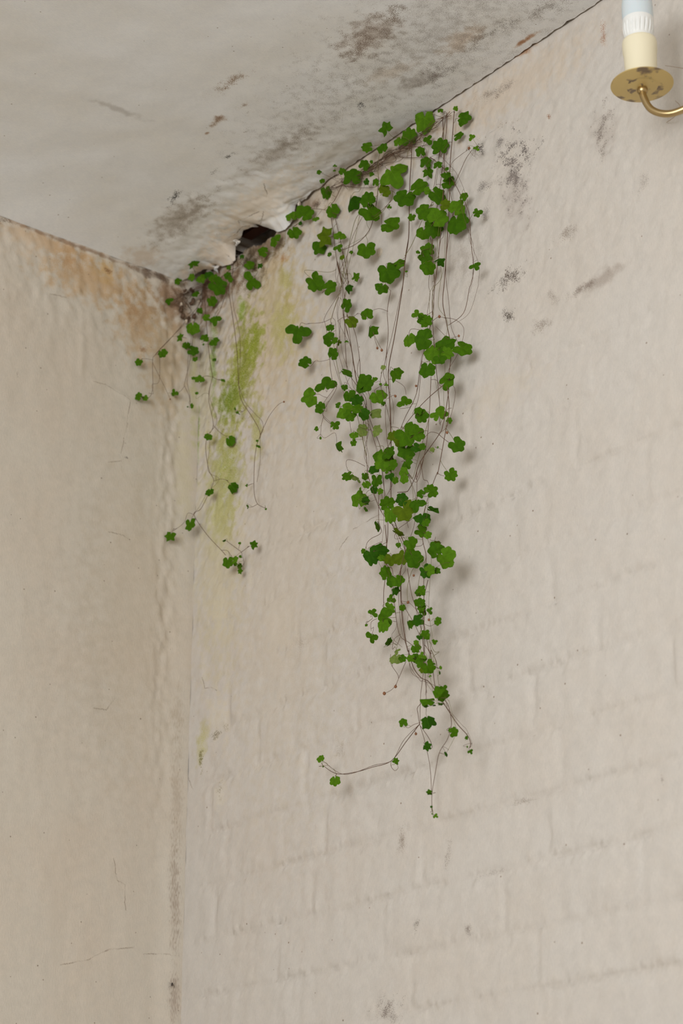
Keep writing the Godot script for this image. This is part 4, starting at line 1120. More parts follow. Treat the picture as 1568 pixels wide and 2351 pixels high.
# profile: [radius, y] pairs turned round the y axis
func lathe(profile: Array, seg := 48, flute := 0.0, f0 := 0.0, f1 := 0.0) -> ArrayMesh:
	var p := PackedVector3Array()
	var n := PackedVector3Array()
	var uv := PackedVector2Array()
	var nx := seg + 1
	for j in profile.size():
		var a: Array = profile[maxi(j - 1, 0)]
		var b: Array = profile[mini(j + 1, profile.size() - 1)]
		var t := Vector2(b[0] - a[0], b[1] - a[1])
		if t.length() < 1e-9:
			t = Vector2(0, 1)
		t = t.normalized()
		for i in nx:
			var an := TAU * i / seg
			var r: float = profile[j][0]
			var y: float = profile[j][1]
			if flute > 0.0 and y > f0 and y < f1:
				r -= flute * pow(maxf(0.0, sin(an * 20.0 + (y - f0) * 90.0)), 2.0) * sin(PI * (y - f0) / (f1 - f0))
			p.append(Vector3(cos(an) * r, y, sin(an) * r))
			n.append(Vector3(cos(an) * t.y, -t.x, sin(an) * t.y))
			uv.append(Vector2(float(i) / seg, float(j) / profile.size()))
	if flute > 0.0:
		var ny := profile.size()
		for j in ny:
			for i in nx:
				var a := p[j * nx + (i + 1) % seg] - p[j * nx + (i - 1 + seg) % seg]
				var b := p[mini(j + 1, ny - 1) * nx + i] - p[maxi(j - 1, 0) * nx + i]
				var c := b.cross(a).normalized()
				n[j * nx + i] = c if c.dot(p[j * nx + i] * Vector3(1, 0, 1)) > 0.0 else -c
	return mesh_of(p, n, uv, grid_index(nx, profile.size()))

# ---------------------------------------------------------------- room relief
var course_y: Array = []
var course_off: Array = []
var brick_push := {}

func setup_courses():
	course_y = [1.412, 1.49, 1.567, 1.6444, 1.7148, 1.7913, 1.8693, 1.945, 2.022, 2.10, 2.176, 2.26, 2.345, 2.422, 2.50, 2.578, 2.655, 2.733, 2.81, 2.888, 2.965, 3.04]
	course_off = [0.10, 0.20, 0.08, 0.059, 0.007, 0.084, 0.11, 0.067, 0.18, 0.107, 0.047, 0.16, 0.195, 0.06, 0.17, 0.05, 0.16, 0.05, 0.165, 0.05, 0.16, 0.05]

func joint_wave(x: float, y: float) -> float:
	return noise_lump.get_noise_2d(x * 600.0 + 50.0, y * 90.0) * 0.004

func hole_rim(x: float) -> float:
	if x < HOLE[0][0] or x > HOLE[-1][0]:
		return 9.0
	for i in HOLE.size() - 1:
		if x <= HOLE[i + 1][0]:
			return lerpf(HOLE[i][1], HOLE[i + 1][1], (x - HOLE[i][0]) / (HOLE[i + 1][0] - HOLE[i][0]))
	return 9.0

func line_dist(rows: Array, p: Vector2) -> float:
	var best := 9.0
	for r in rows:
		for i in r.size() / 2 - 1:
			var a := Vector2(r[i * 2], r[i * 2 + 1])
			var b := Vector2(r[i * 2 + 2], r[i * 2 + 3])
			best = minf(best, p.distance_to(Geometry2D.get_closest_point_to_segment(p, a, b)))
	return best

# how far the painted brick face stands out of the wall plane at x, y
func brick_relief(x: float, y: float) -> float:
	var yy := y + joint_wave(x, y)
	var k := 0
	while k < course_y.size() - 2 and course_y[k + 1] <= yy:
		k += 1
	var lo: float = course_y[k]
	var hi: float = course_y[k + 1]
	var off: float = course_off[k]
	var b := floorf((x - off) / 0.225)
	var xa := off + b * 0.225
	var wob := noise_lump.get_noise_2d(y * 500.0, x * 120.0) * 0.003
	var dx := minf(absf(x + wob - xa), absf(xa + 0.225 - x - wob))
	var dy := minf(yy - lo, hi - yy)
	var key := Vector2i(int(b), k)
	if not brick_push.has(key):
		brick_push[key] = Vector3(rng.randf_range(-0.0004, 0.0026), rng.randf_range(-0.008, 0.008), rng.randf_range(-0.05, 0.01))
	var pu: Vector3 = brick_push[key]
	var edge := smoothstep(0.0, 0.011, dy) * smoothstep(0.0, 0.011, dx)
	var show := clampf(0.7 + noise_lump.get_noise_2d(x * 110.0, y * 130.0 + 400.0) * 0.8, 0.32, 1.0)
	show *= 1.0 - 0.8 * smoothstep(2.45, 2.7, y + x * 0.12)
	show *= smoothstep(0.0, 0.09, x)
	var h := (pu.x + (x - xa - 0.11) * pu.y + (yy - (lo + hi) * 0.5) * pu.z) * edge * show
	h -= 0.0019 * show * exp(-pow(dy / 0.0075, 2.0)) + 0.0007 * show * exp(-pow(dx / 0.006, 2.0))
	h += noise_lump.get_noise_2d(x * 180.0, y * 130.0) * 0.0016 + noise_small.get_noise_2d(x * 700.0, y * 420.0) * 0.0004
	if y > 2.35:
		var rough := smoothstep(2.35, 2.7, y)
		h += rough * noise_small.get_noise_2d(x * 420.0 + 90.0, y * 420.0) * 0.0014
	if x < 0.35 and y > 2.1:
		var flaky := smoothstep(0.35, 0.1, x) * smoothstep(2.1, 2.6, y)
		h += flaky * noise_small.get_noise_2d(x * 800.0, y * 700.0 + 77.0) * 0.0014
	if y > 2.8 and x < 0.3:
		var rim := hole_rim(x) + noise_small.get_noise_2d(x * 900.0, 3.0) * 0.003
		h -= 0.056 * smoothstep(-0.001, 0.004, y - rim)
	return h

func wall_brick_piece(xa: float, xb: float, ya: float, yb: float, step: float, s: Surf) -> ArrayMesh:
	var nx := maxi(2, int(ceilf((xb - xa) / step)) + 1)
	var ny := maxi(2, int(ceilf((yb - ya) / step)) + 1)
	var p := PackedVector3Array()
	var n := PackedVector3Array()
	var uv := PackedVector2Array()
	var e := 0.0015
	for j in ny:
		for i in nx:
			var x := lerpf(xa, xb, float(i) / (nx - 1))
			var y := lerpf(yb, ya, float(j) / (ny - 1))
			var h := brick_relief(x, y)
			p.append(Vector3(x, y, h))
			n.append(Vector3(-(brick_relief(x + e, y) - h) / e, -(brick_relief(x, y + e) - h) / e, 1.0).normalized())
			uv.append(s.uv(x, y))
	return mesh_of(p, n, uv, grid_index(nx, ny))

func left_relief(z: float, y: float) -> float:
	var h := noise_lump.get_noise_2d(z * 120.0 + 300.0, y * 70.0) * 0.0012 + noise_small.get_noise_2d(z * 600.0, y * 260.0 + 40.0) * 0.0004
	var band := exp(-pow((z - 0.05) / 0.022, 2.0)) * smoothstep(1.75, 2.3, y)
	h += band * noise_small.get_noise_2d(z * 700.0, y * 240.0) * 0.0035
	h += smoothstep(2.55, 2.85, y) * noise_small.get_noise_2d(z * 420.0 + 11.0, y * 330.0) * 0.0024
	h += 0.0016 * exp(-pow(line_dist(RIDGE_L, Vector2(z, y)) / 0.005, 2.0)) * (0.6 + noise_small.get_noise_2d(z * 300.0, y * 500.0))
	h += 0.006 * smoothstep(0.05, 0.0, z)
	return h

func ceiling_y(x: float, z: float) -> float:
	return CEIL - 0.04 * exp(-maxf(x, 0.0) / 0.10) * (1.0 - smoothstep(0.6, 0.85, z))

func edge_at(x: float) -> Vector2:   # y, z of the plaster edge
	var last: Array = EDGE[-1]
	if x <= EDGE[0][0]:
		return Vector2(EDGE[0][1], EDGE[0][2])
	if x >= last[0]:
		var t := smoothstep(last[0], last[0] + 0.03, x)
		var zz := 0.0035 + noise_small.get_noise_2d(x * 900.0, 8.0) * 0.003
		return Vector2(lerpf(last[1], CEIL, t), lerpf(last[2], maxf(0.0008, zz), t))
	for i in EDGE.size() - 1:
		if x <= EDGE[i + 1][0]:
			var f: float = (x - EDGE[i][0]) / maxf(1e-6, EDGE[i + 1][0] - EDGE[i][0])
			return Vector2(lerpf(EDGE[i][1], EDGE[i + 1][1], f), lerpf(EDGE[i][2], EDGE[i + 1][2], f) + noise_small.get_noise_2d(x * 2500.0, 20.0) * 0.0012)
	return Vector2(CEIL, 0.003)

var sag_cache := {}
func sag_at(x: float) -> float:   # the slow part of the edge's droop
	if not sag_cache.has(x):
		var t := 0.0
		for k in range(-8, 9):
			var q := maxf(0.0, x + k * 0.007)
			var e := edge_at(q)
			t += e.x - ceiling_y(q, e.y)
		sag_cache[x] = t / 17.0
	return sag_cache[x]

# ---------------------------------------------------------------- plant pieces
func leaf_mesh(lobes: Array, core: float, cup: float, wave: float, fold: float, spike: float, seed: int) -> ArrayMesh:
	var r := RandomNumberGenerator.new()
	r.seed = seed
	var L := []
	for l in lobes:
		L.append([deg_to_rad(l[0]) + r.randf_range(-0.2, 0.2), l[1] * r.randf_range(0.84, 1.14), l[2] * r.randf_range(0.86, 1.14)])
	var ph := r.randf_range(0.0, TAU)
	var nA := 56
	var rings := [0.0, 0.3, 0.6, 0.85, 1.0]
	var top := PackedVector3Array()
	var uvs := PackedVector2Array()
	for q in rings.size():
		for k in nA:
			var th := TAU * k / nA
			var rad := core
			for l in L:
				var dl := wrapf(th - l[0], -PI, PI)
				var disc: float = l[2] * l[2] - pow(l[1] * sin(dl), 2.0)
				if disc >= 0.0 and cos(dl) > 0.0:
					rad = maxf(rad, (l[1] * cos(dl) + sqrt(disc)) * (1.0 + spike * maxf(0.0, 1.0 - absf(dl) / 0.22)))
			rad *= 1.0 - 0.66 * exp(-pow(wrapf(th - PI, -PI, PI) / 0.16, 2.0))
			rad *= 1.0 + 0.02 * sin(th * 13.0 + ph) + 0.015 * sin(th * 29.0 + ph * 3.0)
			rad *= rings[q]
			var x := sin(th) * rad
			var y := cos(th) * rad
			var vein := 0.0
			for l in L:
				vein += exp(-pow(wrapf(th - l[0], -PI, PI) / 0.09, 2.0))
			var z: float = -cup * rad * rad + wave * rad * sin(3.0 * th + ph) - fold * absf(x) - 0.012 * vein * rings[q] * (1.0 - rings[q]) * 2.0
			z += wave * 0.4 * rad * sin(5.0 * th + ph * 2.0)
			top.append(Vector3(x, y, z))
			uvs.append(Vector2(x + 0.5, 0.5 - y))
	var nr := rings.size()
	var idx := PackedInt32Array()
	for q in nr - 1:
		for k in nA:
			var a := q * nA + k
			var b := q * nA + (k + 1) % nA
			idx.append_array([a, b, a + nA, b, b + nA, a + nA])
	# normals
	var nrm := PackedVector3Array()
	nrm.resize(top.size())
	for t in range(0, idx.size(), 3):
		var c := (top[idx[t + 1]] - top[idx[t]]).cross(top[idx[t + 2]] - top[idx[t]])
		if c.z < 0.0:
			c = -c
		for e in 3:
			nrm[idx[t + e]] += c
	var mid := Vector3.ZERO
	for k in nA:
		mid += nrm[k]
	for i in top.size():
		nrm[i] = (mid if i < nA else nrm[i]).normalized()
	# the lower face and the rim
	var v := PackedVector3Array(top)
	var n2 := PackedVector3Array(nrm)
	var u2 := PackedVector2Array(uvs)
	var base := top.size()
	for i in base:
		v.append(top[i] - nrm[i] * 0.012)
		n2.append(-nrm[i])
		u2.append(uvs[i])
	var all := PackedInt32Array(idx)
	for t in range(0, idx.size(), 3):
		all.append_array([base + idx[t], base + idx[t + 2], base + idx[t + 1]])
	var o := (nr - 1) * nA
	for k in nA:
		var a := o + k
		var b := o + (k + 1) % nA
		all.append_array([a, base + a, b, b, base + a, base + b])
	return mesh_of(v, n2, u2, all)

func leaf_texture() -> ImageTexture:
	var im := Image.create(256, 256, false, Image.FORMAT_RGB8)
	var n := FastNoiseLite.new()
	n.frequency = 0.03
	n.fractal_octaves = 4
	n.seed = 5
	for y in 256:
		for x in 256:
			var px := x / 255.0 - 0.5
			var py := 0.5 - y / 255.0 + 0.10
			var a := atan2(px, py)
			var r := Vector2(px, py).length()
			var vein := 0.0
			for t in [0.0, 0.95, -0.95, 1.9, -1.9]:
				vein = maxf(vein, clampf(1.0 - absf(wrapf(a - t, -PI, PI)) * r / 0.009, 0.0, 1.0) * clampf(1.15 - r * 2.0, 0.0, 1.0))
			var g := 0.86 + n.get_noise_2d(x * 0.5, y * 0.5) * 0.09
			im.set_pixel(x, y, Color(g + vein * 0.22, g + vein * 0.16, g * 0.9 + vein * 0.3))
	return ImageTexture.create_from_image(im)

var leaf_meshes: Array = []
var leaf_mats: Array = []
var stem_mats: Array = []
var bud_mat: StandardMaterial3D

func make_leaf_kit():
	var five := [[0, 0.27, 0.185], [62, 0.27, 0.18], [-62, 0.27, 0.18], [124, 0.27, 0.17], [-124, 0.27, 0.17]]
	var five2 := [[0, 0.30, 0.17], [55, 0.27, 0.17], [-58, 0.28, 0.18], [112, 0.28, 0.19], [-118, 0.26, 0.17]]
	var seven := [[0, 0.33, 0.14], [44, 0.32, 0.13], [-44, 0.32, 0.13], [88, 0.31, 0.13], [-88, 0.31, 0.13], [132, 0.29, 0.14], [-132, 0.29, 0.14]]
	var three := [[0, 0.28, 0.20], [92, 0.29, 0.19], [-92, 0.29, 0.19]]
	var three2 := [[0, 0.27, 0.21], [80, 0.29, 0.17], [-96, 0.28, 0.19], [140, 0.25, 0.12], [-140, 0.25, 0.12]]
	var ivy := [[0, 0.28, 0.16], [66, 0.27, 0.15], [-66, 0.27, 0.15], [130, 0.24, 0.16], [-130, 0.24, 0.16]]
	# kinds: 0-7 five- and seven-lobed, 8-10 three-lobed, 11-13 pointed, 14-15 round, 16-17 folded
	leaf_meshes = [
		leaf_mesh(five, 0.36, 0.25, 0.05, 0.0, 0.02, 1), leaf_mesh(five2, 0.34, 0.35, 0.08, 0.05, 0.05, 2), leaf_mesh(seven, 0.37, 0.2, 0.06, 0.1, 0.06, 3), leaf_mesh(five, 0.32, -0.2, 0.07, 0.1, 0.08, 4),
		leaf_mesh(five, 0.37, 0.3, 0.07, 0.15, 0.0, 14), leaf_mesh(five2, 0.36, 0.2, 0.05, -0.1, 0.04, 15), leaf_mesh(seven, 0.34, -0.25, 0.08, 0.1, 0.08, 16), leaf_mesh(five2, 0.38, 0.3, 0.1, 0.2, 0.02, 17),
		leaf_mesh(three, 0.22, 0.3, 0.06, 0.0, 0.0, 5), leaf_mesh(three2, 0.24, 0.25, 0.08, 0.08, 0.0, 6), leaf_mesh(three, 0.26, 0.2, 0.08, 0.15, 0.05, 18),
		leaf_mesh(ivy, 0.29, 0.3, 0.08, 0.1, 0.28, 7), leaf_mesh(five2, 0.30, 0.2, 0.1, 0.2, 0.24, 8), leaf_mesh(ivy, 0.32, -0.2, 0.1, 0.2, 0.2, 19),
		leaf_mesh(seven, 0.41, 0.3, 0.05, 0.0, 0.02, 9), leaf_mesh(five2, 0.41, 0.25, 0.06, 0.1, 0.03, 20),
		leaf_mesh(five, 0.36, 0.5, 0.1, 0.75, 0.08, 10), leaf_mesh(ivy, 0.34, 0.4, 0.12, 0.9, 0.12, 21)]
	var tex := leaf_texture()
	for c in [c8(74, 115, 8), c8(88, 130, 20), c8(50, 94, 8), c8(92, 114, 16), c8(126, 146, 76), c8(66, 107, 6)]:
		var m := mat(c, 0.75)
		m.albedo_texture = tex
		m.metallic_specular = 0.2
		m.backlight_enabled = true
		m.backlight = Color(0.16, 0.22, 0.05)
		leaf_mats.append(m)
	for c in [c8(92, 62, 40), c8(104, 98, 40), c8(74, 54, 36), c8(116, 82, 52)]:
		stem_mats.append(mat(c, 0.7))
	bud_mat = mat(c8(132, 84, 50), 0.6)

func points(row: Array) -> Array:
	var p := []
	for i in range(2, row.size(), 3):
		p.append(Vector3(row[i], row[i + 1], row[i + 2]) * 0.0001)
	return p

func plant(called: String, label: String, root_at: Vector3, stems: Array, roots: Array, leaves: Array, buds: Array, seed: int):
	var r := RandomNumberGenerator.new()
	r.seed = seed
	var o := Node3D.new()
	o.name = called
	add_child(o)
	o.position = root_at
	tag(o, label, "plant")
	var back := Transform3D(Basis(), -root_at)
	for row in stems:
		var rad: float = row[0] * 0.00008
		var t := put(tube(smooth(points(row), 6), rad, rad * 0.75, 6), "stem", stem_mats[row[1]], o)
		t.transform = back
	for row in roots:
		var t := put(tube(smooth(points(row), 5), row[0] * 0.00008, row[0] * 0.00005, 5), "root", stem_mats[2] if r.randf() < 0.6 else stem_mats[0], o)
		t.transform = back
	for l in leaves:
		var p := Vector3(l[0], l[1], l[2]) * 0.0001
		var size: float = l[3] * 0.0001
		var n := Vector3(l[4], l[5], l[6]).normalized()
		var ref := (Vector3.UP - n * n.y).normalized()
		var tip := ref.rotated(n, deg_to_rad(l[7]))
		var sx := r.randf_range(0.82, 1.14)
		var b := Basis(tip.cross(n) * size * sx, tip * size, n * size)
		var blade := put(leaf_meshes[l[8]], "leaf", leaf_mats[l[9]], o)
		blade.transform = Transform3D(b, p - root_at)
		if l[9] == 3:
			blade.set_meta("label", "yellowing olive green leaf")
		elif l[9] == 4:
			blade.set_meta("label", "pale grey-green leaf underside")
		# stalk from the notch of the blade to the stem
		var a := Vector3(l[10], l[11], l[12]) * 0.0001
		var q := p - tip * size * 0.13 - n * size * 0.02
		var d := q.distance_to(a)
		var bend := -tip * d * r.randf_range(0.25, 0.5) - n * d * 0.15 + Vector3(r.randf_range(-0.1, 0.1), r.randf_range(-0.05, 0.12), 0.0) * d
		var mid := q + bend
		var end := a.lerp(q, 0.35) + Vector3(r.randf_range(-0.1, 0.1), r.randf_range(0.0, 0.15), r.randf_range(-0.05, 0.05)) * d
		end.z = maxf(end.z, 0.003)
		mid.z = maxf(mid.z, 0.003)
		var rad := clampf(size * 0.012, 0.0002, 0.0003)
		var st := put(tube(smooth([a, end, mid, q], 5), rad, rad, 5), "leaf_stalk", stem_mats[r.randi() % 2], blade)
		st.transform = blade.transform.affine_inverse() * back
	for bd in buds:
		var s: float = bd[3] * 0.0001 * 0.5
		var m := lathe([[0.0, -1.0], [0.35, -0.95], [0.75, -0.6], [0.95, -0.1], [0.9, 0.35], [0.6, 0.75], [0.2, 1.0], [0.12, 1.25], [0.0, 1.3]], 14)
		var c := put(m, "seed_capsule", bud_mat, o)
		c.transform = Transform3D(Basis.from_euler(Vector3(r.randf_range(-0.5, 0.5), 0, r.randf_range(-0.5, 0.5))).scaled(Vector3(s, s * 1.05, s)), Vector3(bd[0], bd[1], bd[2]) * 0.0001 - root_at)
	return o

# ---------------------------------------------------------------- scene
func _ready():
	# camera
	var cam := Camera3D.new()
	cam.name = "camera"
	cam.fov = 28.26
	cam.near = 0.05
	cam.far = 60.0
	add_child(cam)
	cam.position = Vector3(2.44535, 1.28357, 1.65693)
	var pitch := 0.38181
	var yaw := deg_to_rad(38.6)
	var fwd := Vector3(-cos(yaw) * cos(pitch), sin(pitch), -sin(yaw) * cos(pitch))
	cam.look_at(cam.position + fwd, Vector3.UP)
	cam.current = true
	var attr := CameraAttributesPhysical.new()
	attr.frustum_focal_length = 47.67
	attr.frustum_focus_distance = 2.72
	attr.frustum_near = 0.05
	attr.frustum_far = 60.0
	attr.exposure_aperture = 4.0
	cam.attributes = attr

	# overcast sky, seen by the room only through the window behind the camera
	var env := Environment.new()
	env.background_mode = Environment.BG_SKY
	var sky := Sky.new()
	var sm := ProceduralSkyMaterial.new()
	sm.sky_top_color = Color(0.80, 0.86, 0.94)
	sm.sky_horizon_color = Color(0.93, 0.94, 0.96)
	sm.ground_horizon_color = Color(0.62, 0.60, 0.56)
	sm.ground_bottom_color = Color(0.42, 0.40, 0.36)
	sm.sky_energy_multiplier = 1.0
	sm.ground_energy_multiplier = 1.0
	sky.sky_material = sm
	env.sky = sky
	env.tonemap_mode = Environment.TONE_MAPPER_LINEAR
	env.tonemap_exposure = 0.90
	env.sdfgi_enabled = true
	env.ssao_enabled = true
	env.ssil_enabled = true
	var we := WorldEnvironment.new()
	we.name = "environment"
	we.environment = env
	add_child(we)

	# soft daylight entering by the window opening
	var day := AreaLight3D.new()
	day.name = "window_daylight"
	day.area_size = Vector2(1.96, 1.16)
	day.light_color = Color(0.97, 0.985, 1.0)
	day.light_energy = 9.0
	day.area_range = 12.0
	day.shadow_enabled = true
	add_child(day)
	day.position = Vector3(2.4, 2.255, ROOM_Z + 0.02)

	rng.seed = 11
	noise_lump.seed = 3
	noise_lump.frequency = 0.1
	noise_lump.fractal_octaves = 2
	noise_small.seed = 9
	noise_small.frequency = 0.1
	noise_small.fractal_octaves = 3
	n_fine = bytes(FastNoiseLite.TYPE_SIMPLEX, 0.33, 3, 1)
	n_mid = bytes(FastNoiseLite.TYPE_SIMPLEX_SMOOTH, 0.035, 4, 2)
	n_big = bytes(FastNoiseLite.TYPE_SIMPLEX_SMOOTH, 0.012, 3, 3)
	n_streak = bytes(FastNoiseLite.TYPE_SIMPLEX, 0.30, 2, 4, 4)
	n_cell = bytes(FastNoiseLite.TYPE_SIMPLEX, 0.42, 1, 6)
	setup_courses()
	build_room()
	print("room ", Time.get_ticks_msec())
	make_leaf_kit()
	plant("trailing_plant", "large curtain of green lobed leaves hanging from the joint of ceiling and brick wall", Vector3(0.5, 2.88, 0.01), STEMS_R, ROOTS_R, LEAVES_R, BUDS_R, 21)
	plant("trailing_plant_001", "small sparse trailing plant growing from the dirty corner below the ceiling hole", Vector3(0.06, 2.85, 0.01), STEMS_L, ROOTS_L, LEAVES_L, BUDS_L, 22)
	build_sconce()
	build_spider()
	print("done ", Time.get_ticks_msec())

func build_room():
	# ---- painted textures of the three visible surfaces
	var dark := c8(96, 78, 62)
	var sr := surf(0.0, X1, Y0, YT, 0.75)
	sr.fill(c8(203, 196, 187), c8(202, 193, 182), 26.0, 18.0)
	sr.stains_and_tones(STAIN_AND_LIGHT_R)
	for r in CRACK_R:
		sr.crack(r, rng, dark, 0.35, 30.0)
	var sl := surf(0.0, ZL, Y0, YT, 0.75)
	sl.fill(c8(206, 197, 183), c8(206, 194, 178), 40.0, 22.0)
	sl.stains_and_tones(STAIN_L)
	for r in CRACK_L:
		sl.crack(r, rng, dark, 0.26, 40.0)
	# ceiling: v runs with z (flipped so that v1 is the wall side)
	var sc := surf(0.0, X1, 0.0, Z1, 0.75)
	sc.fill(c8(230, 230, 229), c8(227, 225, 220), 0.0, 26.0)
	sc.stains_and_tones(STAIN_C)
	for r in CRACK_C:
		sc.crack(r, rng, dark, 0.42, 60.0)
	for k in 130:
		sr.dot(rng.randf_range(0.0, 1.1), rng.randf_range(1.55, 2.85), rng.randf_range(0.6, 1.3), c8(120, 98, 80))
		sl.dot(rng.randf_range(0.0, 0.5), rng.randf_range(1.55, 2.85), rng.randf_range(0.5, 1.1), c8(110, 92, 76))
		sc.dot(rng.randf_range(0.0, 1.1), rng.randf_range(0.0, 0.7), rng.randf_range(0.5, 1.0), c8(120, 104, 90))
	print("textures ", Time.get_ticks_msec())
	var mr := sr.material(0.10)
	var ml := sl.material(0.11)
	var mc := sc.material(0.05)
	var plain := mat(c8(203, 195, 185), 0.85)
	var plain_left := mat(c8(208, 198, 183), 0.85)
	var plain_ceiling := mat(c8(228, 227, 224), 0.85)

	# ---- brick wall: backing, plain outer stretches, and every brick of the modelled part
	var wr := put(boxes([[-0.25, ROOM_X + 0.2, -0.2, TOP, -0.30, -0.06], [0.0, ROOM_X, 0.0, Y0, -0.06, 0.0], [X1, ROOM_X, Y0, TOP, -0.06, 0.0], [0.0, X1, YT, TOP, -0.06, 0.0]]), "wall_right", plain)
	struct_tag(wr, "cream painted brick wall with mould specks and green algae behind the plants", "wall")
	for k in course_y.size() - 1:
		var ya := maxf(course_y[k], Y0)
		var yb := minf(course_y[k + 1], YT)
		if yb - ya < 0.004:
			continue
		var b := floori((0.0 - course_off[k]) / 0.225)
		while true:
			var xa: float = maxf(0.0, course_off[k] + b * 0.225)
			var xb: float = minf(X1, course_off[k] + (b + 1) * 0.225)
			if xa >= X1 - 0.001:
				break
			if xb - xa > 0.002:
				var step := 0.005
				if ya > 2.78 and xa < 0.3:
					step = 0.0022
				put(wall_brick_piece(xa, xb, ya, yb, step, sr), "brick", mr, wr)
			b += 1
	# a filled screw hole with a raised rim of old paint
	var plug := put(lathe([[0.0, 0.0004], [0.0025, 0.0006], [0.0040, 0.0012], [0.0050, 0.0028], [0.0060, 0.0030], [0.0068, 0.0016], [0.0076, -0.0010]], 24), "filled_screw_hole", mat(c8(200, 186, 166), 0.9), wr)
	plug.transform = Transform3D(Basis(Vector3.RIGHT, PI / 2.0).scaled(Vector3(0.75, 1.0, 0.75)), Vector3(0.4585, 2.7257, brick_relief(0.4585, 2.7257)))
	print("bricks ", Time.get_ticks_msec())

	# ---- plaster wall
	var wl := put(boxes([[-0.30, -0.02, -0.2, TOP, -0.30, ROOM_Z + 0.2], [-0.02, 0.0, 0.0, Y0, 0.0, ROOM_Z], [-0.02, 0.0, Y0, TOP, ZL, ROOM_Z], [-0.02, 0.0, YT, TOP, 0.0, ZL]]), "wall_left", plain_left)
	struct_tag(wl, "beige plaster wall with hairline cracks and an orange damp band below the ceiling", "wall")
	var p := PackedVector3Array()
	var uv := PackedVector2Array()
	var nz := int(ZL / 0.004) + 1
	var ny := int((YT - Y0) / 0.005) + 1
	for j in ny:
		for i in nz:
			var z := ZL * i / (nz - 1)
			var y := lerpf(YT, Y0, float(j) / (ny - 1))
			p.append(Vector3(left_relief(z, y) * smoothstep(ZL, ZL - 0.08, z) - 0.0005, y, z))
			uv.append(sl.uv(z, y))
	put(grid_mesh(p, uv, nz, ny, Vector3.RIGHT), "plaster_face", ml, wl)
	print("left ", Time.get_ticks_msec())

	# ---- ceiling with its broken edge
	var ce := put(boxes([[X1, ROOM_X, CEIL, CEIL + 0.03, 0.0, ROOM_Z], [0.0, X1, CEIL, CEIL + 0.03, Z1, ROOM_Z], [-0.3, ROOM_X + 0.2, TOP, TOP + 0.2, -0.3, ROOM_Z + 0.2]]), "ceiling", plain_ceiling)
	struct_tag(ce, "off-white ceiling with brown mould patches and a broken hole at the corner", "ceiling")
	var xs := PackedFloat32Array()
	var x := 0.0
	while x < X1:
		xs.append(x)
		x += 0.002 if x < 0.36 else 0.006
	xs.append(X1)
	var zs := []
	for k in 170:
		zs.append(pow(k / 169.0, 2.0))
	p.clear()
	uv.clear()
	var lip := PackedVector3Array()
	var lip2 := PackedVector3Array()
	for f in zs:
		for xx in xs:
			var e := edge_at(xx)
			var z: float = e.y + (Z1 - e.y) * f
			var drop := e.x - ceiling_y(xx, e.y)
			var sag := sag_at(xx)
			var y := ceiling_y(xx, z) + sag * exp(-(z - e.y) / 0.06) + (drop - sag) * exp(-(z - e.y) / 0.014)
			y += noise_lump.get_noise_2d(xx * 90.0, z * 90.0) * 0.0012 * smoothstep(0.0, 0.04, z) * smoothstep(Z1, Z1 - 0.1, z)
			var rough := smoothstep(0.30, 0.12, Vector2((xx - 0.2) * 0.7, z * 1.5).length())
			y += rough * noise_small.get_noise_2d(xx * 260.0, z * 260.0) * 0.0018
			y += 0.0014 * exp(-pow(line_dist(RIDGE_C, Vector2(xx, z)) / 0.004, 2.0)) if xx < 0.45 and z < 0.2 else 0.0
			p.append(Vector3(xx, y, z))
			uv.append(sc.uv(xx, z))
			if f == 0.0:
				lip.append(Vector3(xx, y, z))
				lip2.append(Vector3(xx, y + 0.006 + 0.003 * noise_small.get_noise_2d(xx * 1500.0, 60.0), z + 0.0015 + 0.004 * noise_small.get_noise_2d(xx * 1200.0, 90.0)))
	put(grid_mesh(p, uv, xs.size(), zs.size(), Vector3.DOWN), "plaster_face", mc, ce)
	lip.append_array(lip2)
	var broken := mat(c8(196, 178, 152), 0.95)
	put(grid_mesh(lip, PackedVector2Array(), xs.size(), 2, Vector3(0, 0, -1)), "broken_edge", broken, ce)
	# wooden laths and a joist in the cavity over the hole
	var wood := mat(c8(92, 52, 30), 0.8)
	for a in [[0.02, 0.36, -0.030, 2.915, 0.020], [0.03, 0.40, 0.004, 2.922, 0.024], [0.0, 0.45, 0.045, 2.925, 0.024]]:
		put(boxes([[a[0], a[1], a[3], a[3] + 0.008, a[2], a[2] + a[4]]]), "lath", wood, ce)
	# loose curled flakes of paint at the broken edge
	for a in [[0.036, 2.874, 0.012, 0.020, -0.6, 0.5], [0.060, 2.872, 0.012, 0.016, 0.5, 0.8], [0.245, 2.893, 0.018, 0.022, 0.4, 0.9], [0.275, 2.893, 0.012, 0.018, -0.3, 1.1], [0.13, 2.885, 0.020, 0.014, 0.9, 0.7]]:
		var fp := PackedVector3Array()
		var fu := PackedVector2Array()
		for j in 7:
			for i in 7:
				var s: float = (i / 6.0 - 0.5) * a[3] * (1.0 - 0.9 * j / 6.0)
				var t: float = j / 6.0 * a[3]
				var bend: float = t / a[3] * a[5]
				fp.append(Vector3(s + 0.002 * sin(j * 1.7 + a[4] * 9.0), -sin(bend) * t, -cos(bend) * t * 0.5 + 0.002 * sin(i * 1.3)))
				fu.append(sc.uv(a[0] + s, a[2] + 0.03 + t))
		var o := put(grid_mesh(fp, fu, 7, 7, Vector3.DOWN), "paint_flake", mc, ce)
		o.transform = Transform3D(Basis(Vector3.UP, a[4]), Vector3(a[0], a[1], a[2]))

	# crumbled mortar lodged in the corner
	var crumb_mat := mat(c8(206, 190, 168), 0.95)
	var crumb_dark := mat(c8(96, 74, 56), 0.95)
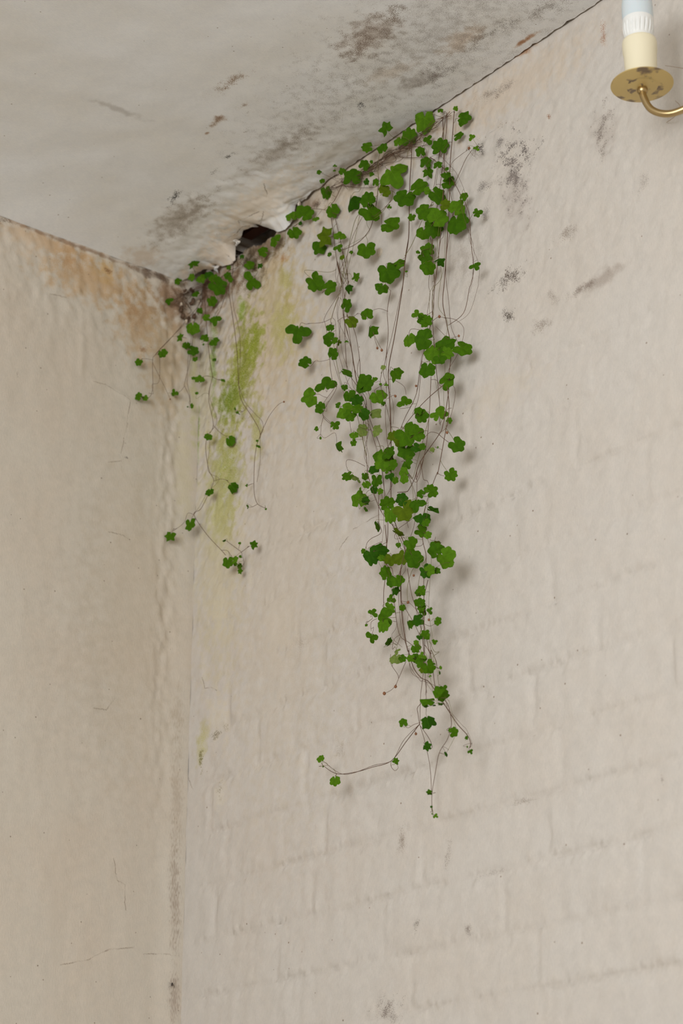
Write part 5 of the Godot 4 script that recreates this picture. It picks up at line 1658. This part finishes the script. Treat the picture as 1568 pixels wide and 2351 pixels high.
	for k in 26:
		var sp := SphereMesh.new()
		sp.radius = 0.5
		sp.height = 1.0
		sp.radial_segments = 9
		sp.rings = 5
		var st := SurfaceTool.new()
		st.create_from(sp, 0)
		var arr := st.commit_to_arrays()
		var vv: PackedVector3Array = arr[Mesh.ARRAY_VERTEX]
		for i in vv.size():
			vv[i] *= 1.0 + 0.5 * noise_small.get_noise_3d(vv[i].x * 22.0 + k * 31.0, vv[i].y * 22.0, vv[i].z * 22.0)
		arr[Mesh.ARRAY_VERTEX] = vv
		var am := ArrayMesh.new()
		am.add_surface_from_arrays(Mesh.PRIMITIVE_TRIANGLES, arr)
		var c := put(am, "mortar_crumb", crumb_mat if k % 3 == 0 else crumb_dark, wl)
		var s := rng.randf_range(0.004, 0.010)
		c.transform = Transform3D(Basis.from_euler(Vector3(rng.randf() * 6.0, rng.randf() * 6.0, 0)).scaled(Vector3(s, s * rng.randf_range(0.6, 1.3), s * 0.7)), Vector3(rng.randf_range(0.002, 0.008), rng.randf_range(2.785, 2.85), rng.randf_range(0.004, 0.040)))

	# ---- the rest of the room: window wall behind the camera, far side wall, floor
	var wb := put(boxes([[-0.3, 1.4, -0.2, TOP, ROOM_Z, ROOM_Z + 0.2], [3.4, ROOM_X + 0.2, -0.2, TOP, ROOM_Z, ROOM_Z + 0.2], [1.4, 3.4, -0.2, 1.65, ROOM_Z, ROOM_Z + 0.2], [1.4, 3.4, 2.86, TOP, ROOM_Z, ROOM_Z + 0.2]]), "wall_back", plain)
	struct_tag(wb, "cream painted wall with the window, facing the brick wall", "wall")
	var ws := put(boxes([[ROOM_X, ROOM_X + 0.2, -0.2, TOP, -0.3, ROOM_Z + 0.2]]), "wall_side", plain)
	struct_tag(ws, "cream painted wall facing the plaster wall", "wall")
	var fl := put(boxes([[-0.3, ROOM_X + 0.2, -0.2, 0.0, -0.3, ROOM_Z + 0.2]]), "floor", mat(c8(196, 188, 178), 0.6))
	struct_tag(fl, "pale brown wooden floor of the room", "floor")
	var white := mat(c8(232, 230, 224), 0.5)
	var wf := put(boxes([[1.4, 3.4, 1.65, 1.71, ROOM_Z + 0.05, ROOM_Z + 0.12], [1.4, 3.4, 2.80, 2.86, ROOM_Z + 0.05, ROOM_Z + 0.12], [1.4, 1.46, 1.71, 2.80, ROOM_Z + 0.05, ROOM_Z + 0.12], [3.34, 3.4, 1.71, 2.80, ROOM_Z + 0.05, ROOM_Z + 0.12], [2.37, 2.43, 1.71, 2.80, ROOM_Z + 0.05, ROOM_Z + 0.12]]), "window_1", white)
	struct_tag(wf, "white window frame with one upright bar in the wall facing the bricks", "window")

func build_sconce():
	var at := Vector3(1.0662, 2.6510, 0.10)
	var o := Node3D.new()
	o.name = "wall_sconce"
	add_child(o)
	o.position = at
	tag(o, "tarnished brass wall sconce with cream candle sleeve and unlit white bulb", "wall lamp")
	# brass with tarnish blotches
	var im := Image.create(256, 256, false, Image.FORMAT_RGB8)
	var n := FastNoiseLite.new()
	n.frequency = 0.022
	n.fractal_octaves = 4
	n.seed = 31
	for y in 256:
		for xx in 256:
			var a := TAU * xx / 256.0
			var v := n.get_noise_3d(cos(a) * 40.0, sin(a) * 40.0, y * 0.6)
			var t := clampf((v - 0.22) * 4.0, 0.0, 0.8)
			im.set_pixel(xx, y, c8(206, 182, 122).lerp(c8(112, 96, 84), t))
	var brass_worn := mat(Color(1, 1, 1), 0.45, 0.4)
	brass_worn.albedo_texture = ImageTexture.create_from_image(im)
	var brass := mat(c8(184, 160, 116), 0.3, 0.95)
	var pan := lathe([[0.004, -0.0035], [0.008, -0.0035], [0.010, -0.0025], [0.018, -0.0022], [0.019, -0.0010], [0.028, -0.0006], [0.0365, 0.0006], [0.0372, 0.0014], [0.0365, 0.0022], [0.020, 0.002], [0.0, 0.002]], 64)
	put(pan, "drip_pan", brass_worn, o)
	var sleeve := lathe([[0.0, 0.002], [0.0192, 0.002], [0.0194, 0.006], [0.0190, 0.012], [0.0194, 0.034], [0.0198, 0.044], [0.0206, 0.0465], [0.0208, 0.0585], [0.0203, 0.0615], [0.0188, 0.0622], [0.0, 0.0622]], 48)
	var cream := mat(c8(236, 226, 196), 0.5)
	put(sleeve, "candle_sleeve", cream, o)
	var wax := put(lathe([[0.0, 0.0], [0.0035, 0.001], [0.0042, 0.004], [0.003, 0.008], [0.0015, 0.011], [0.0, 0.012]], 12), "wax_drip", mat(c8(222, 184, 130), 0.5), o)
	wax.position = Vector3(-0.0135, 0.002, 0.0145)
	var prof := []
	for k in 24:
		var t := k / 23.0
		prof.append([lerpf(0.0160, 0.0186, smoothstep(0.0, 0.6, t)), 0.0618 + t * 0.0300])
	prof[0][0] = 0.015
	var bulb := put(lathe(prof, 200, 0.0018, 0.0660, 0.0870), "bulb_base", mat(c8(236, 236, 232), 0.45), o)
	var globe := []
	for k in 20:
		var t := k / 19.0
		var r := 0.0184 * (1.0 + 0.04 * sin(t * PI)) * sqrt(maxf(0.0, 1.0 - pow(t, 3.2)))
		globe.append([r, 0.0916 + t * 0.052])
	var gm := mat(c8(212, 222, 226), 0.35)
	gm.subsurf_scatter_enabled = true
	gm.subsurf_scatter_strength = 0.15
	put(lathe(globe, 48), "bulb_globe", gm, bulb)
	# swan-neck arm to a round plate on the wall
	var path := smooth([Vector3(0.001, -0.002, 0.0), Vector3(0.001, -0.016, 0.0), Vector3(0.0085, -0.036, -0.005), Vector3(0.027, -0.047, -0.014), Vector3(0.052, -0.043, -0.026), Vector3(0.080, -0.026, -0.045), Vector3(0.105, -0.014, -0.070), Vector3(0.118, -0.012, -0.092)], 10)
	put(tube(path, 0.0043, 0.0043, 20), "arm", brass, o)
	put(lathe([[0.0045, -0.011], [0.0062, -0.009], [0.0066, -0.006], [0.0055, -0.0035]], 24), "arm_nut", brass, o)
	var plate := put(lathe([[0.0, 0.012], [0.012, 0.011], [0.020, 0.008], [0.030, 0.006], [0.036, 0.004], [0.038, 0.0], [0.0, 0.0]], 48), "wall_plate", brass, o)
	plate.transform = Transform3D(Basis(Vector3.RIGHT, PI / 2.0), Vector3(0.118, -0.012, -0.0985))

	# dusty web between the arm and the bricks
	var web := Node3D.new()
	web.name = "cobweb"
	add_child(web)
	web.position = Vector3(1.09, 2.62, 0.01)
	tag(web, "dusty brown cobweb strands behind the brass sconce arm", "cobweb")
	var dust := mat(c8(176, 156, 136), 0.95)
	for s in [[Vector3(1.015, 2.665, 0.002), Vector3(1.045, 2.652, 0.020), Vector3(1.075, 2.640, 0.045), Vector3(1.10, 2.620, 0.082)], [Vector3(1.05, 2.712, 0.003), Vector3(1.08, 2.695, 0.030), Vector3(1.101, 2.662, 0.097)]]:
		var t := put(tube(smooth(s, 8), 0.0005, 0.0003, 5), "strand", dust, web)
		t.position = -web.position

func build_spider():
	var o := Node3D.new()
	o.name = "spider"
	add_child(o)
	o.position = Vector3(0.0052, 1.7366, 0.0178)
	tag(o, "tiny dark spider on the plaster wall beside the corner edge", "spider")
	var m := mat(c8(58, 48, 42), 0.7)
	var ab := put(lathe([[0.0, -0.0022], [0.0008, -0.0018], [0.0012, -0.0006], [0.0010, 0.0006], [0.0, 0.0016]], 12), "abdomen", m, o)
	ab.position = Vector3(0.0018, 0.0016, 0)
	var hd := put(lathe([[0.0, -0.0012], [0.0006, -0.0008], [0.0008, 0.0], [0.0005, 0.0008], [0.0, 0.001]], 12), "head", m, o)
	hd.position = Vector3(0.0016, -0.0012, 0)
	for s in [-1.0, 1.0]:
		for k in 4:
			var a := lerpf(0.9, -1.2, k / 3.0)
			var root := Vector3(0.0014, -0.0008 + k * 0.0003, 0.0004 * s)
			var knee := root + Vector3(0.0016, sin(a) * 0.0020, s * 0.0022)
			var foot := root + Vector3(-0.0016, sin(a) * 0.0050, s * 0.0046)
			put(tube(smooth([root, knee, foot], 4), 0.00014, 0.0001, 5), "leg", m, o)
